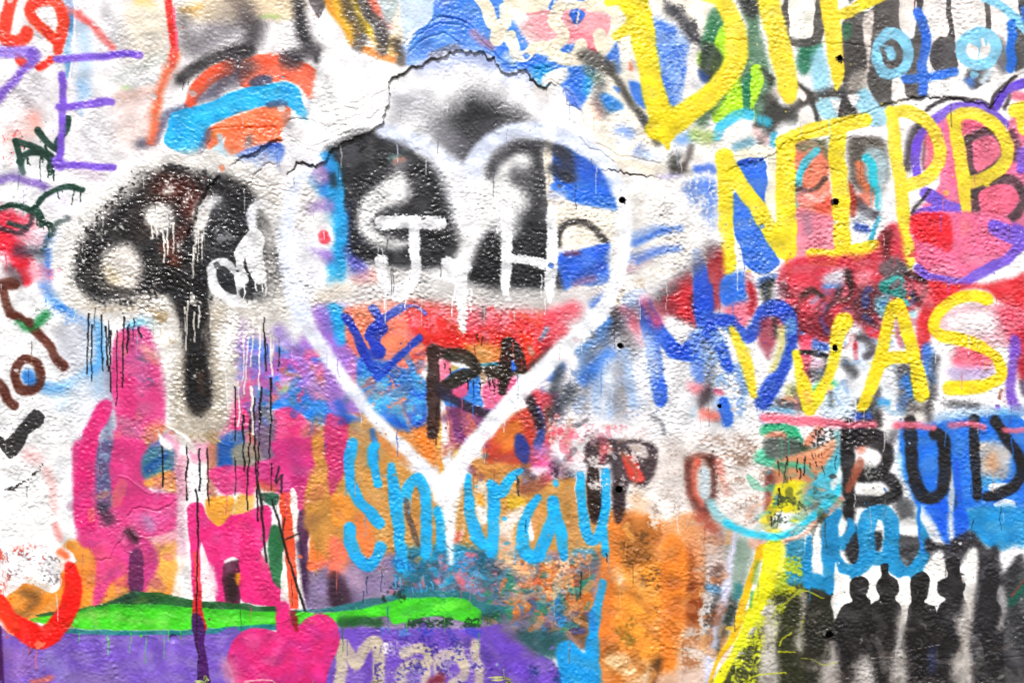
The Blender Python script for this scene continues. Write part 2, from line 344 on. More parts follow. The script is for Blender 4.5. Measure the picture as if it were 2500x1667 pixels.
PAINT = r'''
# ============================================================ base fields
T 0 0 .9408
r 1.05 60 -2000,-2000 6000,-2000 6000,3000 -2000,3000
r 0.9 60 -200,-200 520,-200 520,380 150,420 -200,420
r 0.6 60 640,330 900,140 1120,120 1240,200 1420,260 1440,420 1000,400 760,380
r 1.0 60 100,400 680,400 700,1000 100,1000
r 1.55 80 620,400 1400,420 1640,520 2352,560 2352,1000 1400,1000 700,800 480,760
r 0.7 50 -100,1240 520,1250 900,1330 1300,1420 1300,1700 -100,1700
p f6f2f4 60 1 -300,-300 700,-300 700,420 300,430 100,420 -300,420
p f4f4f6 60 1 -50,430 190,430 200,1240 -60,1260
# far margins outside the picture: the same wall goes on
p e8a0b8 120 .8 -900,-200 -400,0 -300,500 -500,900 -1000,700
p 4aa8e0 120 .8 -1200,600 -700,700 -400,1100 -600,1500 -1200,1400
p f0d040 90 .8 -800,-500 0,-600 300,-400 -200,-300
p 3a3a40 120 .7 500,-700 1000,-650 1100,-300 700,-250
p 4a8ae8 120 .8 1200,-800 1700,-700 1600,-250 1150,-200
p f0e060 90 .8 1750,-500 2400,-600 2500,-350 1900,-200
p e85a80 120 .8 2500,-100 3200,-200 3400,600 2700,700
p 3a78e0 120 .8 2500,900 3000,800 3500,1200 3200,1600 2500,1600
p f09a40 120 .8 -1200,1300 -300,1250 -200,1700 -1200,1700
s 2a2a2e 60 25 .9 -900,200 -700,500 -500,250 -350,550
s 1a90d0 70 25 .9 -700,1000 -600,1300 -450,1050 -300,1350
s f8e850 80 20 .9 2700,100 2700,500 3000,100 3000,520
s 1a1a1c 60 30 .9 2600,900 2900,1000 2650,1200 2900,1400
s 5a9ae8 70 20 .9 500,-200 800,-450 1000,-150
s f25a36 60 20 .9 1500,-150 1650,-400 1850,-150
# ============================================================ A top left
T 0 0 2.735
p fdf0d8 110 .9 820,40 1110,30 1120,340 900,380 820,200
p fae2b4 70 .85 1210,30 1500,-40 2000,-40 1990,120 1750,125 1500,160 1250,130
p fbe6c4 60 .8 1740,-30 1960,-30 1960,110 1760,110
s f0b440 50 70 .6 920,8 1000,20
s f2b24c 26 30 .7 1210,72 1290,62 1350,45
s f2b24c 24 30 .5 1250,90 1310,100
p c9c9d0 130 .55 690,60 820,80 820,330 700,290
p bdb8b2 130 .55 800,250 1090,200 1190,330 1110,430 850,440
s a2b8b0 70 90 .35 790,520 900,470 1100,390
s a8dc70 22 26 .6 1740,115 1800,108 1860,118
s b4f088 26 30 .7 825,590 860,585
s a9c4c8 44 60 .5 870,590 960,570 1060,520
s f6c8b8 60 80 .7 800,650 900,630 1010,600
p fad0c4 120 .45 780,640 1020,660 1030,950 800,980
s e4e4ea 200 160 .7 620,850 640,1000
s d8c8ee 140 130 .4 350,1300 480,1400
p d8d4dc 140 .5 150,450 330,470 330,700 180,700
s 9a9098 60 70 .5 100,600 180,680 230,760
s 8c8c98 50 80 .4 230,180 250,260
# black clouds
s 5a5658 110 120 .7 1225,120 1235,210 1240,300
s 6a5c5a 130 100 .75 1560,-20 1640,60 1660,140
s 55505a 120 130 .55 1640,120 1480,230 1340,320
s 767078 150 160 .5 1500,90 1420,200 1330,290
s 3a363a 130 90 .85 1700,190 1680,270 1600,370 1560,430
s 2c282a 84 44 .92 1210,530 1270,480 1370,420 1480,370 1580,340 1660,340
s 2f2c30 90 60 .9 1990,-30 2005,130 2015,200 2030,250 2050,290
s 26242a 40 30 .7 2000,60 2015,200 2035,270
p 5f5658 16 .95 2060,-30 2180,-30 2170,40 2150,80 2120,108 2090,70 2070,30
d 5f5658 10 .9 2118,100,20 2140,80,30
d 2c282a 12 .9 1222,555,50 1262,545,24
s 4c474c 95 40 .9 1890,400 1980,370 2080,345 2170,370
s 3c3a40 56 30 .9 2120,395 2170,408
s 5a565e 70 46 .8 2140,490 2165,560 2155,640 2110,740
s 8c8890 60 60 .5 2120,640 2060,760
# orange arch
s f4542c 96 18 1 1268,700,70 1310,610,90 1370,540,100 1440,490,110 1530,450,100
p fb6a48 16 1 1600,430 1690,375 1800,365 1900,385 1990,410 2060,430 2110,480 2122,560 2112,640 2085,665 2040,630 1990,570 1900,545 1800,560 1650,590 1600,560
s f24a20 60 40 .6 1720,410 1820,390 1900,400
s fa7a5e 90 60 .7 1900,470 2030,500 2070,590
s ffb8a8 20 24 .7 2104,560 2106,640
s f6501e 14 10 .7 1990,410 2060,440 2110,480
# smudges on the arch
s 4a4248 120 90 .8 1560,400 1590,440 1660,450
s 4e4858 110 80 .85 1440,600 1500,550 1580,520
s 43444e 80 50 .85 1900,400 1950,420 1990,410
s 5c5870 70 60 .8 1340,660 1420,620
s 48506e 66 26 .95 1700,560 1760,535 1790,535
# dark blue rim
s 5a5e82 60 40 .85 950,960 1030,940 1070,850 1120,770 1230,725
s 76727c 60 70 .6 930,960 960,980
# cyan band
@paint_stroke|broad sky blue sprayed band
p 0cb2f2 16 1 1100,960 1115,860 1130,790 1180,740 1260,725 1390,690 1500,640 1600,600 1720,575 1830,560 1940,560 1990,590 2010,650 2030,720 2050,760 1990,770 1930,720 1800,710 1680,730 1560,770 1440,820 1390,860 1370,930 1340,1010 1280,1040 1180,1010
s 34c8fa 60 50 .6 1250,800 1400,750 1600,680 1850,620
s 0098e8 50 50 .5 1160,830 1180,890
s 0e9af0 30 40 .5 1870,590 1940,600
@
s a8d8f0 60 50 .7 2040,770 2100,800
s 4fb8ea 50 40 .7 1980,700 2030,770
# lower orange
@paint_stroke|orange patch below the sky blue band
p fb7240 14 1 1375,890 1430,840 1500,800 1600,770 1700,730 1800,715 1900,700 1940,730 1935,800 1900,850 1870,900 1890,940 1800,970 1700,990 1620,1020 1500,1030 1500,960 1510,920 1440,970 1400,1000 1370,980
s f24c0c 18 10 .8 1390,880 1450,850 1500,870 1620,850 1750,840 1850,850
s ff8a58 60 50 .7 1450,870 1600,790 1800,750
s ffa040 30 30 .5 1400,900 1460,900
@
s b2cfe0 40 18 .9 1470,910 1480,960 1500,1030
s a8d8f0 40 26 .9 1440,990 1520,1050
s 4c587c 46 36 .85 1395,880 1360,960 1320,1050
s 4c6084 46 20 .9 1800,705 1860,692 1900,695
s 6c6468 50 30 .9 1670,930 1655,965
s 8a8890 60 50 .6 1915,770 1930,850
# blue scribble under the band
p 2860d8 26 .95 1560,1060 1640,1000 1760,965 1850,950 1890,970 1900,1020 1870,1080 1800,1080 1750,1120 1700,1150 1680,1090 1600,1100
s 1040c0 16 12 .7 1650,1040 1780,980 1870,960
s 6a9cf0 30 30 .6 1700,1080 1850,1010
s c8ccd8 60 60 .5 1940,1000 1990,1060
# red vertical and orange continuation
@graffiti_line|long red vertical line bending to orange
s f22c1e 50 14 1 1118,-20 1130,80 1145,180 1160,280 1160,370
s ff6a90 18 8 .9 1160,60 1176,250 1182,340
s c81010 20 24 .4 1135,160 1150,300
s f86a3c 60 50 .9 1165,370 1150,430 1110,500 1080,570 1055,660 1035,760 1030,850 1010,940
s f0504a 40 26 .6 1160,350 1150,440
@
# light blue verticals, white line, salmon line
s 6a92d0 60 60 .7 440,-20 470,40 475,120
s 2c84d0 50 26 .9 470,110 475,200
s 70b4e6 44 44 .8 455,250 450,340 455,420
s 52a0e0 40 30 .8 460,400 455,500
s a8ccee 90 90 .75 540,170 560,260 570,370 565,600
s 80b0e2 60 70 .6 530,560 560,620 530,700
s 8ab8e8 26 30 .6 540,730 545,770
s fff8fa 16 6 1 502,20 498,160 493,310
s fff8fa 16 6 1 480,420 465,520 452,640
s f2706a 40 40 .75 420,60 480,85 520,100
s f0605c 46 30 .8 530,100 590,150 640,200 700,260 750,320
s e84848 20 22 .6 570,130 640,200
# red swirl
@swirl|red sprayed swirl
s f43a1a 84 18 1 80,-20 60,60 40,140 28,220 50,270 110,280 165,250 180,215
s f43a1a 70 18 1 225,20 195,70 220,120 280,190 340,240 395,285
s f43a1a 76 18 1 215,30 290,10 370,20 410,80 425,150 415,210 390,290
s f43a1a 66 18 1 385,290 385,340
s f42c10 50 16 1 110,370,30 130,400,60 160,425,60
s f42c10 56 16 1 260,445 310,430 345,400
@
# purple marks top left
@paint_stroke|lilac arm sprayed over the red swirl
s 9a7cea 84 30 .92 -20,345 100,350 200,350
s 7a52cc 60 30 .9 225,370,90 200,430 150,480 95,540 40,600 -20,670
@
p ff6060 40 .0 0,0 1,1 2,0
s fa8a78 60 70 .6 230,780 240,850
s fbb4a8 120 130 .5 200,800 160,900 60,920
z ec6468 1.1 80 -20,780 160,850 200,980 120,1180 -20,1180
s d8c0d8 90 100 .5 520,1120 650,1180
# dark green scrawl
@scrawl|dark green dripping scrawl beside the lilac letter
s 12392c 46 9 1 455,790 452,830 440,870 385,950
s 12392c 46 9 1 250,870 300,930 350,980 400,1000
s 12392c 44 9 1 105,945 170,960 260,1000 340,1040
s 12392c 44 9 1 105,945 125,1010 140,1080
s 12392c 44 9 1 130,1080 180,1030 240,1015 290,1030 330,1060
s 23463c 40 14 .95 145,1080 150,1150
s 12392c 34 12 1 335,1040 335,1100 340,1150
d 12392c 14 .95 160,970,40 175,1060,40 305,970,60 275,1040,40 322,1120,100 350,1100,110 190,1050,50
d 4a6a60 12 .8 130,1150,100
@
@letter|lilac letter E
s 8258da 48 16 1 375,400 480,388 600,383 750,372 860,362 930,372
s 8258da 48 16 1 415,495 420,600 425,720
s 8258da 48 16 1 395,715 500,710 600,695 690,680 750,685
s 8258da 48 16 1 415,740 415,860 408,940 400,1020 390,1080
s 8258da 84 30 1 385,1080 395,1100
s 8258da 46 16 1 400,1100 500,1105 600,1110 680,1118 760,1118
s 5c30c8 16 14 .7 600,385 750,372 900,368
@
s 7a58ba 46 30 .9 -20,1205 80,1190 170,1205 260,1230 315,1262
s 8c84a8 50 50 .6 30,1180 130,1150
# ============================================================ D left middle, background
T 0 547 2.735
p f2f2f4 40 1 -20,380 300,400 560,600 650,900 620,1200 560,1567 -20,1567
s e4304c 130 60 .95 -20,-60 80,-20 180,30
z f42840 .2 40 -20,-20 120,60 240,180 230,380 150,400 60,260 -20,240
s f01838 150 60 .95 20,80 80,160 120,230
s e81c34 90 40 .95 160,270 180,370
s e83858 90 60 .8 250,320 320,330
s f6b8cc 120 80 .8 180,60 260,100
s fce4ec 90 60 .8 240,60 300,20
s fbd0d8 80 50 .9 20,230 40,330
s f8f0f2 70 30 .9 -20,290 20,340
s 0e3c30 30 20 .9 60,-10 180,30
s 3c3a48 90 70 .8 130,180 220,190 280,200
s 364a44 40 24 .9 350,40 320,110 290,180
s 5c4850 70 50 .8 60,300 120,380
s 78a0e0 60 70 .6 340,100 310,250 300,380
z 3a78d8 .6 60 300,60 450,20 420,180 360,400 300,380
s f0d0dc 80 60 .7 220,300 300,420
s 3a86e4 60 60 .7 300,420 370,520 460,590 560,650
z 2a88ec .1 40 280,440 400,520 640,620 640,720 520,740 340,620
s 9ac8f2 120 90 .85 640,700 660,900 640,1100
s 42a4f0 50 40 .85 650,650 670,850 670,950
p c4c8d4 110 .8 420,640 600,640 620,850 500,1000 380,900
s 48a0ec 70 60 .85 300,1090 400,1100 520,1050 620,970
s c8e0f6 130 100 .7 420,1180 560,1060
s e2e6f0 160 120 .8 560,1100 600,1400
p aeb4c8 80 .8 680,950 780,1000 790,1400 720,1567 640,1567 690,1200
s 566488 60 60 .6 700,1300 720,1400
s 7a86a8 50 60 .5 720,960 760,1150
p e0468a 24 1 770,760 900,680 1030,720 1100,900 1110,1150 1090,1400 1000,1567 760,1567 780,1300 740,1100
s b86098 90 90 .6 900,850 960,950 960,1050
z 6a5c80 .3 80 880,820 1010,880 1040,1100 960,1200 900,1000
s c86890 100 80 .6 940,1250 880,1350
s e8cca0 60 60 .7 960,820 1040,880
s e0307e 120 60 .7 830,1060 860,1250
s a0808c 70 70 .6 820,1320 900,1400
p d89a58 50 .8 960,1380 1100,1340 1120,1480 1040,1567 960,1567
s 2c6cb0 60 46 .9 1020,1500 1130,1420
s 1c78c8 80 40 .9 1000,1560 1120,1500
s 50c4f4 60 50 .9 870,670 980,640 1030,690
s 3090e8 30 30 .8 930,620 1000,610
# pink red column between
p f0a4c0 40 1 1100,1400 1300,1380 1500,1400 1520,1567 1120,1567
s e04480 120 60 .9 1450,1380 1560,1280 1640,1150
p b884e0 60 1 1500,640 1700,640 1900,650 2100,800 2200,1050 2100,1200 1700,1050 1560,1040
s d8c0f0 120 90 .8 1560,700 1800,640
s 2c7ae6 80 50 1 1880,830 1960,850 1930,950
s 2a84ea 60 60 .9 1740,960 1760,1000
p 1b84ea 26 1 1680,1080 1800,1060 1850,1010 1920,1080 2100,1110 2200,1180 2250,1250 2380,1300 2380,1400 2200,1350 2080,1320 2000,1260 1860,1240 1720,1220
s e86c94 120 40 .9 1620,1100 1580,1230
p e83c82 26 1 1540,1240 1640,1160 1720,1250 1800,1340 1840,1240 1960,1230 2080,1330 2200,1400 2380,1380 2380,1600 1840,1600 1660,1400 1560,1380
p 6a6c80 40 .9 1660,1240 1760,1200 1840,1300 1840,1420 1900,1500 1840,1567 1640,1567 1600,1400 1680,1340
p 2a60b0 40 .9 1440,1440 1600,1380 1650,1450 1640,1600 1440,1600
p c88c4c 34 .95 2060,1440 2180,1340 2230,1420 2200,1600 2060,1600
s 3c74c8 60 30 .9 2200,1420 2200,1600
s a87c60 90 60 .7 2120,1320 2050,1400
s 7a98a8 60 50 .6 1990,1170 2030,1220
s e4d060 70 50 .9 1880,1090 1930,1080
s fa8a68 90 60 .9 2140,1030 2120,1120 2200,1130
s fb8e70 70 40 .9 2280,1210 2360,1240
s f89070 40 30 .9 2300,880 2352,800
# right part of D: violet with cyan
p a87cd4 60 .9 2000,560 2360,560 2360,1050 2250,950 2080,780
s 18acec 110 40 1 2270,600 2270,680 2290,760
s 5a9ad0 50 40 .7 2290,200 2300,360
s e07898 60 50 .8 2320,780 2360,700
s 5a8ce0 60 50 .8 2150,560 2200,700
f 49 40 50 1500 680 2100 1100 .6 a07cd8 3c80e8 c8b0f0 5a60c8 e078a8
f 45 60 60 1560 760 2350 1560 .6 a87cd4 1b84ea e83c82 6c8098 fa8a68 c88c4c 5a78c0 b868b0 e86c94
f 46 30 46 760 720 1100 1560 .45 d03c80 b86098 e86098 a8507c e89080
# brown letters
@letter|brown letter L
s 5e2a1c 66 18 1 15,400 70,400,80 100,400
s 5e2a1c 60 18 1 20,430 40,520 70,590 130,620
s 5e2a1c 66 18 1 190,660 260,730 330,820 380,900 430,950
s 3c1810 30 20 .6 380,900 430,955
@
s 12853c 50 40 .9 130,650 180,690 250,660 310,600
s 3aa868 40 40 .7 260,640 310,610
@letter|brown letter L
s 5e2a1c 44 14 1 60,600 130,620 200,670
@letter|brown ring letter O around a blue dot
s 5e2a1c 66 16 1 150,910 110,960 105,1040 140,1100 200,1110 260,1070 270,990 240,920 180,900 150,910
s 2888e8 90 34 1 195,1015 200,1035
@letter|brown slanting letter I
s 5e2a1c 66 16 1 -10,1060 30,1120 60,1180 95,1210
@
@
s f4a8a0 40 50 .5 150,1540 280,1550
# ============================================================ G bottom left
T 0 1094 2.735
p f7f7f7 26 1 -30,-40 500,-40 520,400 540,600 400,680 200,700 -30,700
s ee8c8c 80 80 .45 190,40 240,70
s f6b0ac 60 50 .6 310,150 350,250 370,400
s f2625c 40 40 .6 370,510 400,600
s e6e8ee 90 100 .7 430,100 460,400
p f09a3a 30 1 430,640 700,640 900,700 1200,600 1200,1020 1000,1050 430,1050
p ee9230 26 1 -30,900 470,820 560,820 560,1120 -30,1120
s 6a4e30 60 60 .7 160,960 240,1000 200,1060
s 5e4a30 40 50 .6 90,1100 170,1110
p fac060 50 .8 940,560 1190,540 1200,820 1000,1000 940,880
p e8a4c0 60 .9 960,440 1200,420 1200,600 1000,640
p dc4488 26 1 500,-40 700,-40 960,-40 1000,280 1190,300 1190,520 950,600 830,560 700,620 560,660 510,560 490,380
p 54648e 30 .9 660,-40 760,-40 740,150 760,330 700,430 650,380 640,200
z 8898b8 0.3 40 640,60 760,60 750,360 650,360
s 3a2c3c 90 50 .8 690,400 720,470
T 0 547 2.735
@brush_mark|black check mark
q 3a3638 5 1 -40,1390 40,1440 220,1235 255,1240 300,1285 290,1330 240,1370 200,1400 150,1480 110,1550 60,1570 10,1500 -40,1450
@
T 0 1094 2.735
@paint_stroke|magenta arm curving down beside grey blue drips
s e2287c 110 20 1 700,-270 620,-120 580,60 555,250 560,430 600,560
@
p dd3c86 24 1 760,-40 960,-40 950,150 900,240 1000,290 1150,330 1180,300 1100,400 900,420 780,420 740,250
p 4a8098 30 1 960,40 1100,-20 1180,60 1140,180 960,200
p f0a858 26 1 990,200 1160,150 1180,280 1060,270 960,240
p 1f5fa8 20 .9 960,130 1050,60 1120,20 1120,60 1000,170
p e84890 26 1 570,560 860,560 900,640 860,820 740,900 660,1050 620,1050 640,760
p d2408a 24 1 860,560 1000,620 1060,760 1000,900 960,960 870,960
p dd60a0 50 .8 880,440 1100,420 1190,420 1000,560
s b8a0c8 60 60 .7 980,470 1010,520
p f3f0f0 30 1 1190,0 1260,-30 1280,360 1220,420 1290,700 1310,1040 1140,1010 1180,800
s f2b8c8 60 50 .9 1210,80 1220,300
s fbf4f4 110 40 .9 1380,740 1400,1000
s b06080 60 90 .5 1200,100 1190,400
s e8a0b8 50 70 .5 1190,500 1180,700
s c04080 60 80 .5 1420,700 1400,900
s c85c50 40 70 .5 640,700 600,900
s 8c4c80 60 90 .5 900,700 900,950
f 47 36 60 560 0 1190 900 .4 d04088 c03878 e868a0 b05080 e8a060 9c4878
# wood pattern purple and others
@paint_patch|dark plum sprayed stump
p 6c2a5c 14 1 870,700 950,690 950,960 870,960
@
s 50303c 70 50 .8 860,560 900,600
s 301828 40 30 .6 860,560 910,620
# centre column: magenta tree
p 1b5cae 24 .95 1440,-40 1560,-40 1560,100 1500,150 1440,120
p c4806a 30 1 1390,-40 1450,-40 1450,320 1540,330 1540,500 1420,500 1390,300
p f0a83c 20 1 1380,340 1540,320 1560,410 1470,520 1400,480
p e8b04c 26 .9 1580,330 1700,310 1660,480 1560,540
p 9a9480 30 .9 1550,0 1700,-30 1740,120 1600,150
p dd3c84 22 1 1400,140 1700,130 1700,300 1600,300 1480,300
p cf3080 24 1 1700,100 1830,60 1840,-60 2300,-60 2360,-60 2300,220 2200,330 2000,400 1850,300 1700,220
p d84a88 24 1 1960,280 2240,230 2200,400 2020,430
s a03078 80 60 .6 1960,30 2000,150
p cc9040 24 1 2080,-60 2170,-60 2160,130 2110,140
p 2c66b4 14 1 2170,-60 2230,-60 2200,120 2165,120
p f09a3c 24 1 2120,380 2260,310 2352,380 2360,520 2200,470
s d0b07c 60 50 .9 2270,230 2300,330
s d87048 60 50 .8 1820,270 1740,250
p 205a42 16 .95 1740,300 1860,310 1850,380 1760,360
@graffiti_tree|bright magenta sprayed tree shape
p e82880 14 1 1250,420 1290,360 1350,370 1390,460 1460,520 1540,450 1640,430 1760,380 1810,420 1800,580 1740,700 1780,780 1840,860 1900,960 1950,1120 1960,1180 1840,1200 1790,1060 1640,1020 1600,900 1620,780 1560,720 1480,780 1500,900 1480,1030 1440,1010 1420,860 1380,720 1340,640 1340,980 1290,980 1270,700
@
p e02a80 12 1 1440,780 1500,760 1510,1030 1440,1010
p 5c2440 16 1 1490,790 1600,740 1620,800 1600,1040 1510,1030
p 281418 30 .8 1510,850 1580,850 1580,1000 1520,1000
p f0a020 20 .9 1570,840 1620,840 1620,900 1580,910
p f4ecec 26 .95 1370,740 1440,860 1440,1020 1375,1010
s f84a50 40 16 1 1310,700 1320,850 1322,960
p ec2a80 14 1 1620,520 1740,700 1860,880 1920,1040 1960,1180 1860,1210 1800,1040 1620,1020 1600,800
s f0c0d4 40 60 .6 1400,800 1430,950
s d890b0 30 50 .6 1210,500 1230,700
p c49088 40 .6 1740,720 1780,720 1780,800 1760,800
p 2c7448 16 1 1800,540 1870,530 1900,620 1890,760 1910,900 1880,950 1800,820
# red orange post with white edges
p f6f0ea 10 1 1930,300 1980,310 2000,600 2020,1060 1880,1060 1890,700
@painted_post|vermilion painted post with white edges
q f0502c 9 1 1868,290 1935,290 1945,440 1965,560 1995,1070 1930,1070 1900,700 1880,520
@
s f4f0e8 16 5 1 1890,700 1915,900 1930,1060
# purple arch, orange inside
p 54264c 16 1 1990,440 2080,400 2200,400 2300,450 2310,520 2200,520 2100,500 2060,600 2060,700 2120,1040 2060,1075 2020,900 2000,640
p 3a2420 30 .8 2160,400 2290,450 2310,520 2200,480
p f8843c 18 1 2060,740 2070,600 2110,520 2200,510 2280,560 2320,700 2330,800 2240,830 2060,820
s f8705c 50 40 .8 2080,780 2330,760
p 9a889c 40 1 2060,830 2340,830 2360,1060 2100,1060 2070,900
s 4a2c60 60 30 .9 2250,860 2290,1030
s 3c2448 50 30 .8 2000,640 2040,900 2090,1040
# green hill
p 1d5a2c 8 1 240,1110 500,1075 700,1030 800,990 900,955 1050,960 1300,1010 1600,1035 1830,1060 1960,1080 2090,1080 2160,1070 2160,1120 1600,1120 900,1080 400,1130
s 26463a 50 40 .8 760,1030 900,970
@painted_hill|bright green painted hill on the left
p 4cda26 12 1 190,1140 400,1110 600,1070 760,1040 880,1040 1060,1045 1300,1060 1600,1080 1900,1095 2130,1100 2280,1090 2400,1080 2400,1180 2240,1170 2000,1180 1700,1190 1400,1200 1000,1215 700,1210 430,1195 300,1170
@
s 86d858 50 40 .7 400,1120 700,1100
s 2a8c34 26 30 .7 500,1090 700,1060 900,1050 1200,1060
s 3cb030 24 30 .5 1300,1080 1700,1100
s 90e060 26 30 .5 800,1140 1100,1160
s 8cc060 40 40 .6 600,1080 640,1160
p 1c7d84 12 1 440,1205 700,1212 1000,1218 1400,1200 1830,1172 1830,1215 1500,1240 1000,1250 500,1250
s 1c7888 30 12 1 2080,1090 2200,1075 2360,1060
# violet ground band
@paint_band|violet band along the wall foot
p 7d5cc4 12 1 -30,1200 100,1250 430,1235 700,1245 1000,1248 1400,1235 1600,1220 1700,1600 1600,1760 -30,1760
@
s a878c0 120 90 .6 60,1380 200,1420 100,1500
s 9c98d0 90 90 .5 330,1400 420,1500
s 8c78a4 120 90 .5 500,1540 800,1560
s f0784c 40 30 .7 220,1560 340,1530
s 481458 40 16 1 -10,1200 0,1400 10,1600
s 9a88d8 60 60 .6 1000,1400 1010,1470
s 7050b8 50 60 .5 900,1300 1100,1340
# speckled white wear at left
@
p f4f2f4 12 1 -30,640 400,660 510,740 480,780 400,830 400,930 340,960 240,920 160,900 80,960 -30,990
z 504c54 .35 50 40,680 240,680 260,760 150,860 60,900 20,820
z 6c6468 .7 50 180,700 400,700 400,900 240,920
z e0503c .9 60 -30,640 300,660 300,800 100,960 -30,980
p faf8f8 30 .9 130,790 190,760 250,800 200,840
s f4501c 50 30 .8 400,690 440,720
# red hook
@hook_mark|fat red hook shape sprayed over the green hill
s f4150c 110 16 1 470,800,90 490,920,120 465,1050,130 400,1170,140 290,1260,150 180,1220,150 80,1140,110 30,1060,80 0,1000,60
s c01008 60 40 .4 460,800 430,880
s f83c14 110 40 .9 -20,1040 60,1130 80,1180
@
z fa8a6a .6 30 60,1200 220,1270 330,1290 230,1350 100,1290
# dark purple post
@painted_trunk|thin plum trunk running down from a red drip
p d81c2c 10 1 1300,960 1345,960 1350,1080 1380,1200 1340,1220 1290,1130
p 481060 12 1 1290,1100 1340,1120 1370,1220 1370,1320 1395,1500 1420,1700 1310,1700 1330,1520 1310,1320 1280,1200
@
p 8c1c38 10 1 1940,1080 1990,1110 2000,1200 1970,1215 1940,1160
# magenta heart
s c83c90 80 70 .5 1580,1380 1560,1480
s d898a8 100 70 .6 1540,1440 1580,1560
s a01830 30 14 1 1970,1130 1975,1210
p d83c84 40 .8 1640,1540 1760,1530 1760,1600 1640,1600
s fcbcc4 10 4 .9 1640,1552 1800,1548 1840,1570
# ============================================================ H bottom centre, background
T 820 1094 2.735
p cf9448 30 1 -20,-40 1250,-40 1300,200 1700,200 1850,500 1850,760 -20,760
p c83a78 26 1 -40,-60 90,-60 60,120 10,250 -40,300
p f09a40 26 1 -20,300 80,340 140,480 60,520 -20,500
p 8c7aa0 60 1 -40,760 1300,700 1850,760 1850,1300 1300,1300 -40,1300
p f47a60 40 1 -40,600 60,640 80,800 -40,860
p f88a4c 20 1 130,440 200,440 260,600 250,700 200,720 150,640
p 382030 40 .9 -40,840 60,860 100,1040 -40,1050
s c0a0b8 90 80 .7 80,820 150,900
p e8e4ea 40 1 380,-60 1000,-60 860,240 760,380 660,320
s f0a030 40 24 1 690,-20 710,160
s ecc49a 60 40 .7 640,-20 620,120
p d2904c 40 1 900,80 1280,60 1240,200 1000,240
s a05c84 60 50 .6 800,-20 760,60
p e8541c 30 1 1000,-60 1200,-60 1180,60 1000,60
s 286880 40 24 .9 1000,50 1100,66 1220,56
s 2c3c90 110 50 .9 1260,-20 1290,60
p e84890 50 .9 1310,20 1480,0 1560,60 1480,160 1320,150
p fcd8e4 50 .9 1380,-60 1520,-60 1500,60 1400,70
s f0e4ec 60 40 .9 1330,160 1400,150
s c02850 60 40 .8 1390,210 1420,190
s f03c50 30 24 .8 1560,-10 1560,80
p f0e6e0 50 1 1560,-60 1690,-60 1680,90 1580,100
s 5c4c68 90 60 .8 1480,110 1500,160 1600,140
z 2c1c28 .1 30 1420,90 1600,90 1640,180 1460,200
p 8a4c40 40 .8 1240,220 1400,180 1380,280 1240,300
s 504050 50 30 .8 1250,140 1310,190
s 7c7898 40 30 .7 1250,150 1260,220
p e8c030 30 .9 1140,330 1240,320 1260,380 1160,400
p f0e0d0 26 1 930,240 1000,230 1010,480 950,500
s f0a030 50 30 .9 960,320 970,370
s f4f2f4 40 26 .9 960,400 990,470
p f4e6dc 40 1 1090,500 1240,380 1260,440 1180,560 1210,780 1100,700
s cc9060 50 50 .7 1100,600 1160,640
p f4efee 26 1 740,380 830,340 850,560 780,700 730,640
p e86040 30 .9 780,580 830,540 830,620 790,660
p d8a058 26 1 780,360 850,340 850,520 800,540
p e8a868 30 1 1300,440 1370,400 1340,560 1300,600
p f2f0f2 16 1 1270,460 1300,470 1320,600 1280,600
p d09a5c 30 1 1500,320 1600,300 1640,700 1530,660
s a07838 50 50 .7 1540,380 1560,460
p 563830 16 1 1670,100 1760,100 1780,420 1740,500 1690,460
s 5c3070 60 40 .7 1720,80 1740,220
s d8a060 40 26 .9 1660,470 1720,540
p 3a2820 30 1 1850,60 1920,60 1920,440 1900,500 1860,470
p fbf2ea 60 1 1850,-60 2360,-60 2360,500 2200,560 2000,300 1920,200
p 3c2c2c 60 .9 1850,-20 1960,-20 2140,-20 2130,200 2080,260 1940,240 1920,420 1850,440
z 2a2020 -.2 40 1850,-20 2140,-40 2140,220 1960,260 1850,240
p ec4c40 30 .9 1910,60 1990,60 2040,160 2060,220 1980,220 1930,140
s 786478 40 30 .6 2040,60 2080,140
p e88434 60 1 1780,560 1880,420 2100,440 2300,560 2400,600 2400,1700 1740,1700
p f7a03c 60 1 1900,820 2200,760 2300,900 2300,1250 2150,1500 1900,1250
p a8682c 60 .8 1920,480 2160,520 2100,760 1920,760
z 6a4420 .3 70 1900,560 2160,560 2100,780 1920,780
z 5c3c1c 1 70 1950,700 2350,700 2350,1000 2200,1200
s b89060 60 60 .6 2000,320 2020,400
s f8d0b0 90 60 .7 1990,330 2060,380
z f8f0e6 .4 80 1960,420 2180,420 2340,560 2340,640 2100,560
s fbeee0 60 50 .7 1880,830 1920,920
s f4c080 60 60 .7 1990,840 2040,920
z 8a6c20 .6 60 1840,1120 2000,1120 2050,1250 1900,1350
s fad8a8 120 60 .9 1850,1420 1960,1460 2060,1480
s fae8d0 90 60 .8 1960,1540 2080,1540
p 7c4c28 50 .9 2100,1450 2200,1380 2240,1500 2200,1600 2100,1600
s 4c3820 60 50 .7 2140,1440 2200,1390
s f0942c 60 22 1 2330,700 2330,1000 2320,1200 2260,1400 2190,1600
p 6c3018 30 .95 2250,950 2310,1000 2290,1200 2250,1250
p f4e8dc 26 1 2230,1500 2350,1460 2360,1640 2210,1640
s 6a2c10 60 26 .9 2352,980 2345,1250 2320,1420
# messy painted shrubbery
p 2c7c94 60 1 400,700 700,640 1060,680 1300,760 1240,900 900,960 500,960
p 6c7080 60 1 860,760 1500,740 1700,900 1560,1200 1200,1220 900,1000
s 20a8dc 120 50 .9 760,700 860,740 900,780
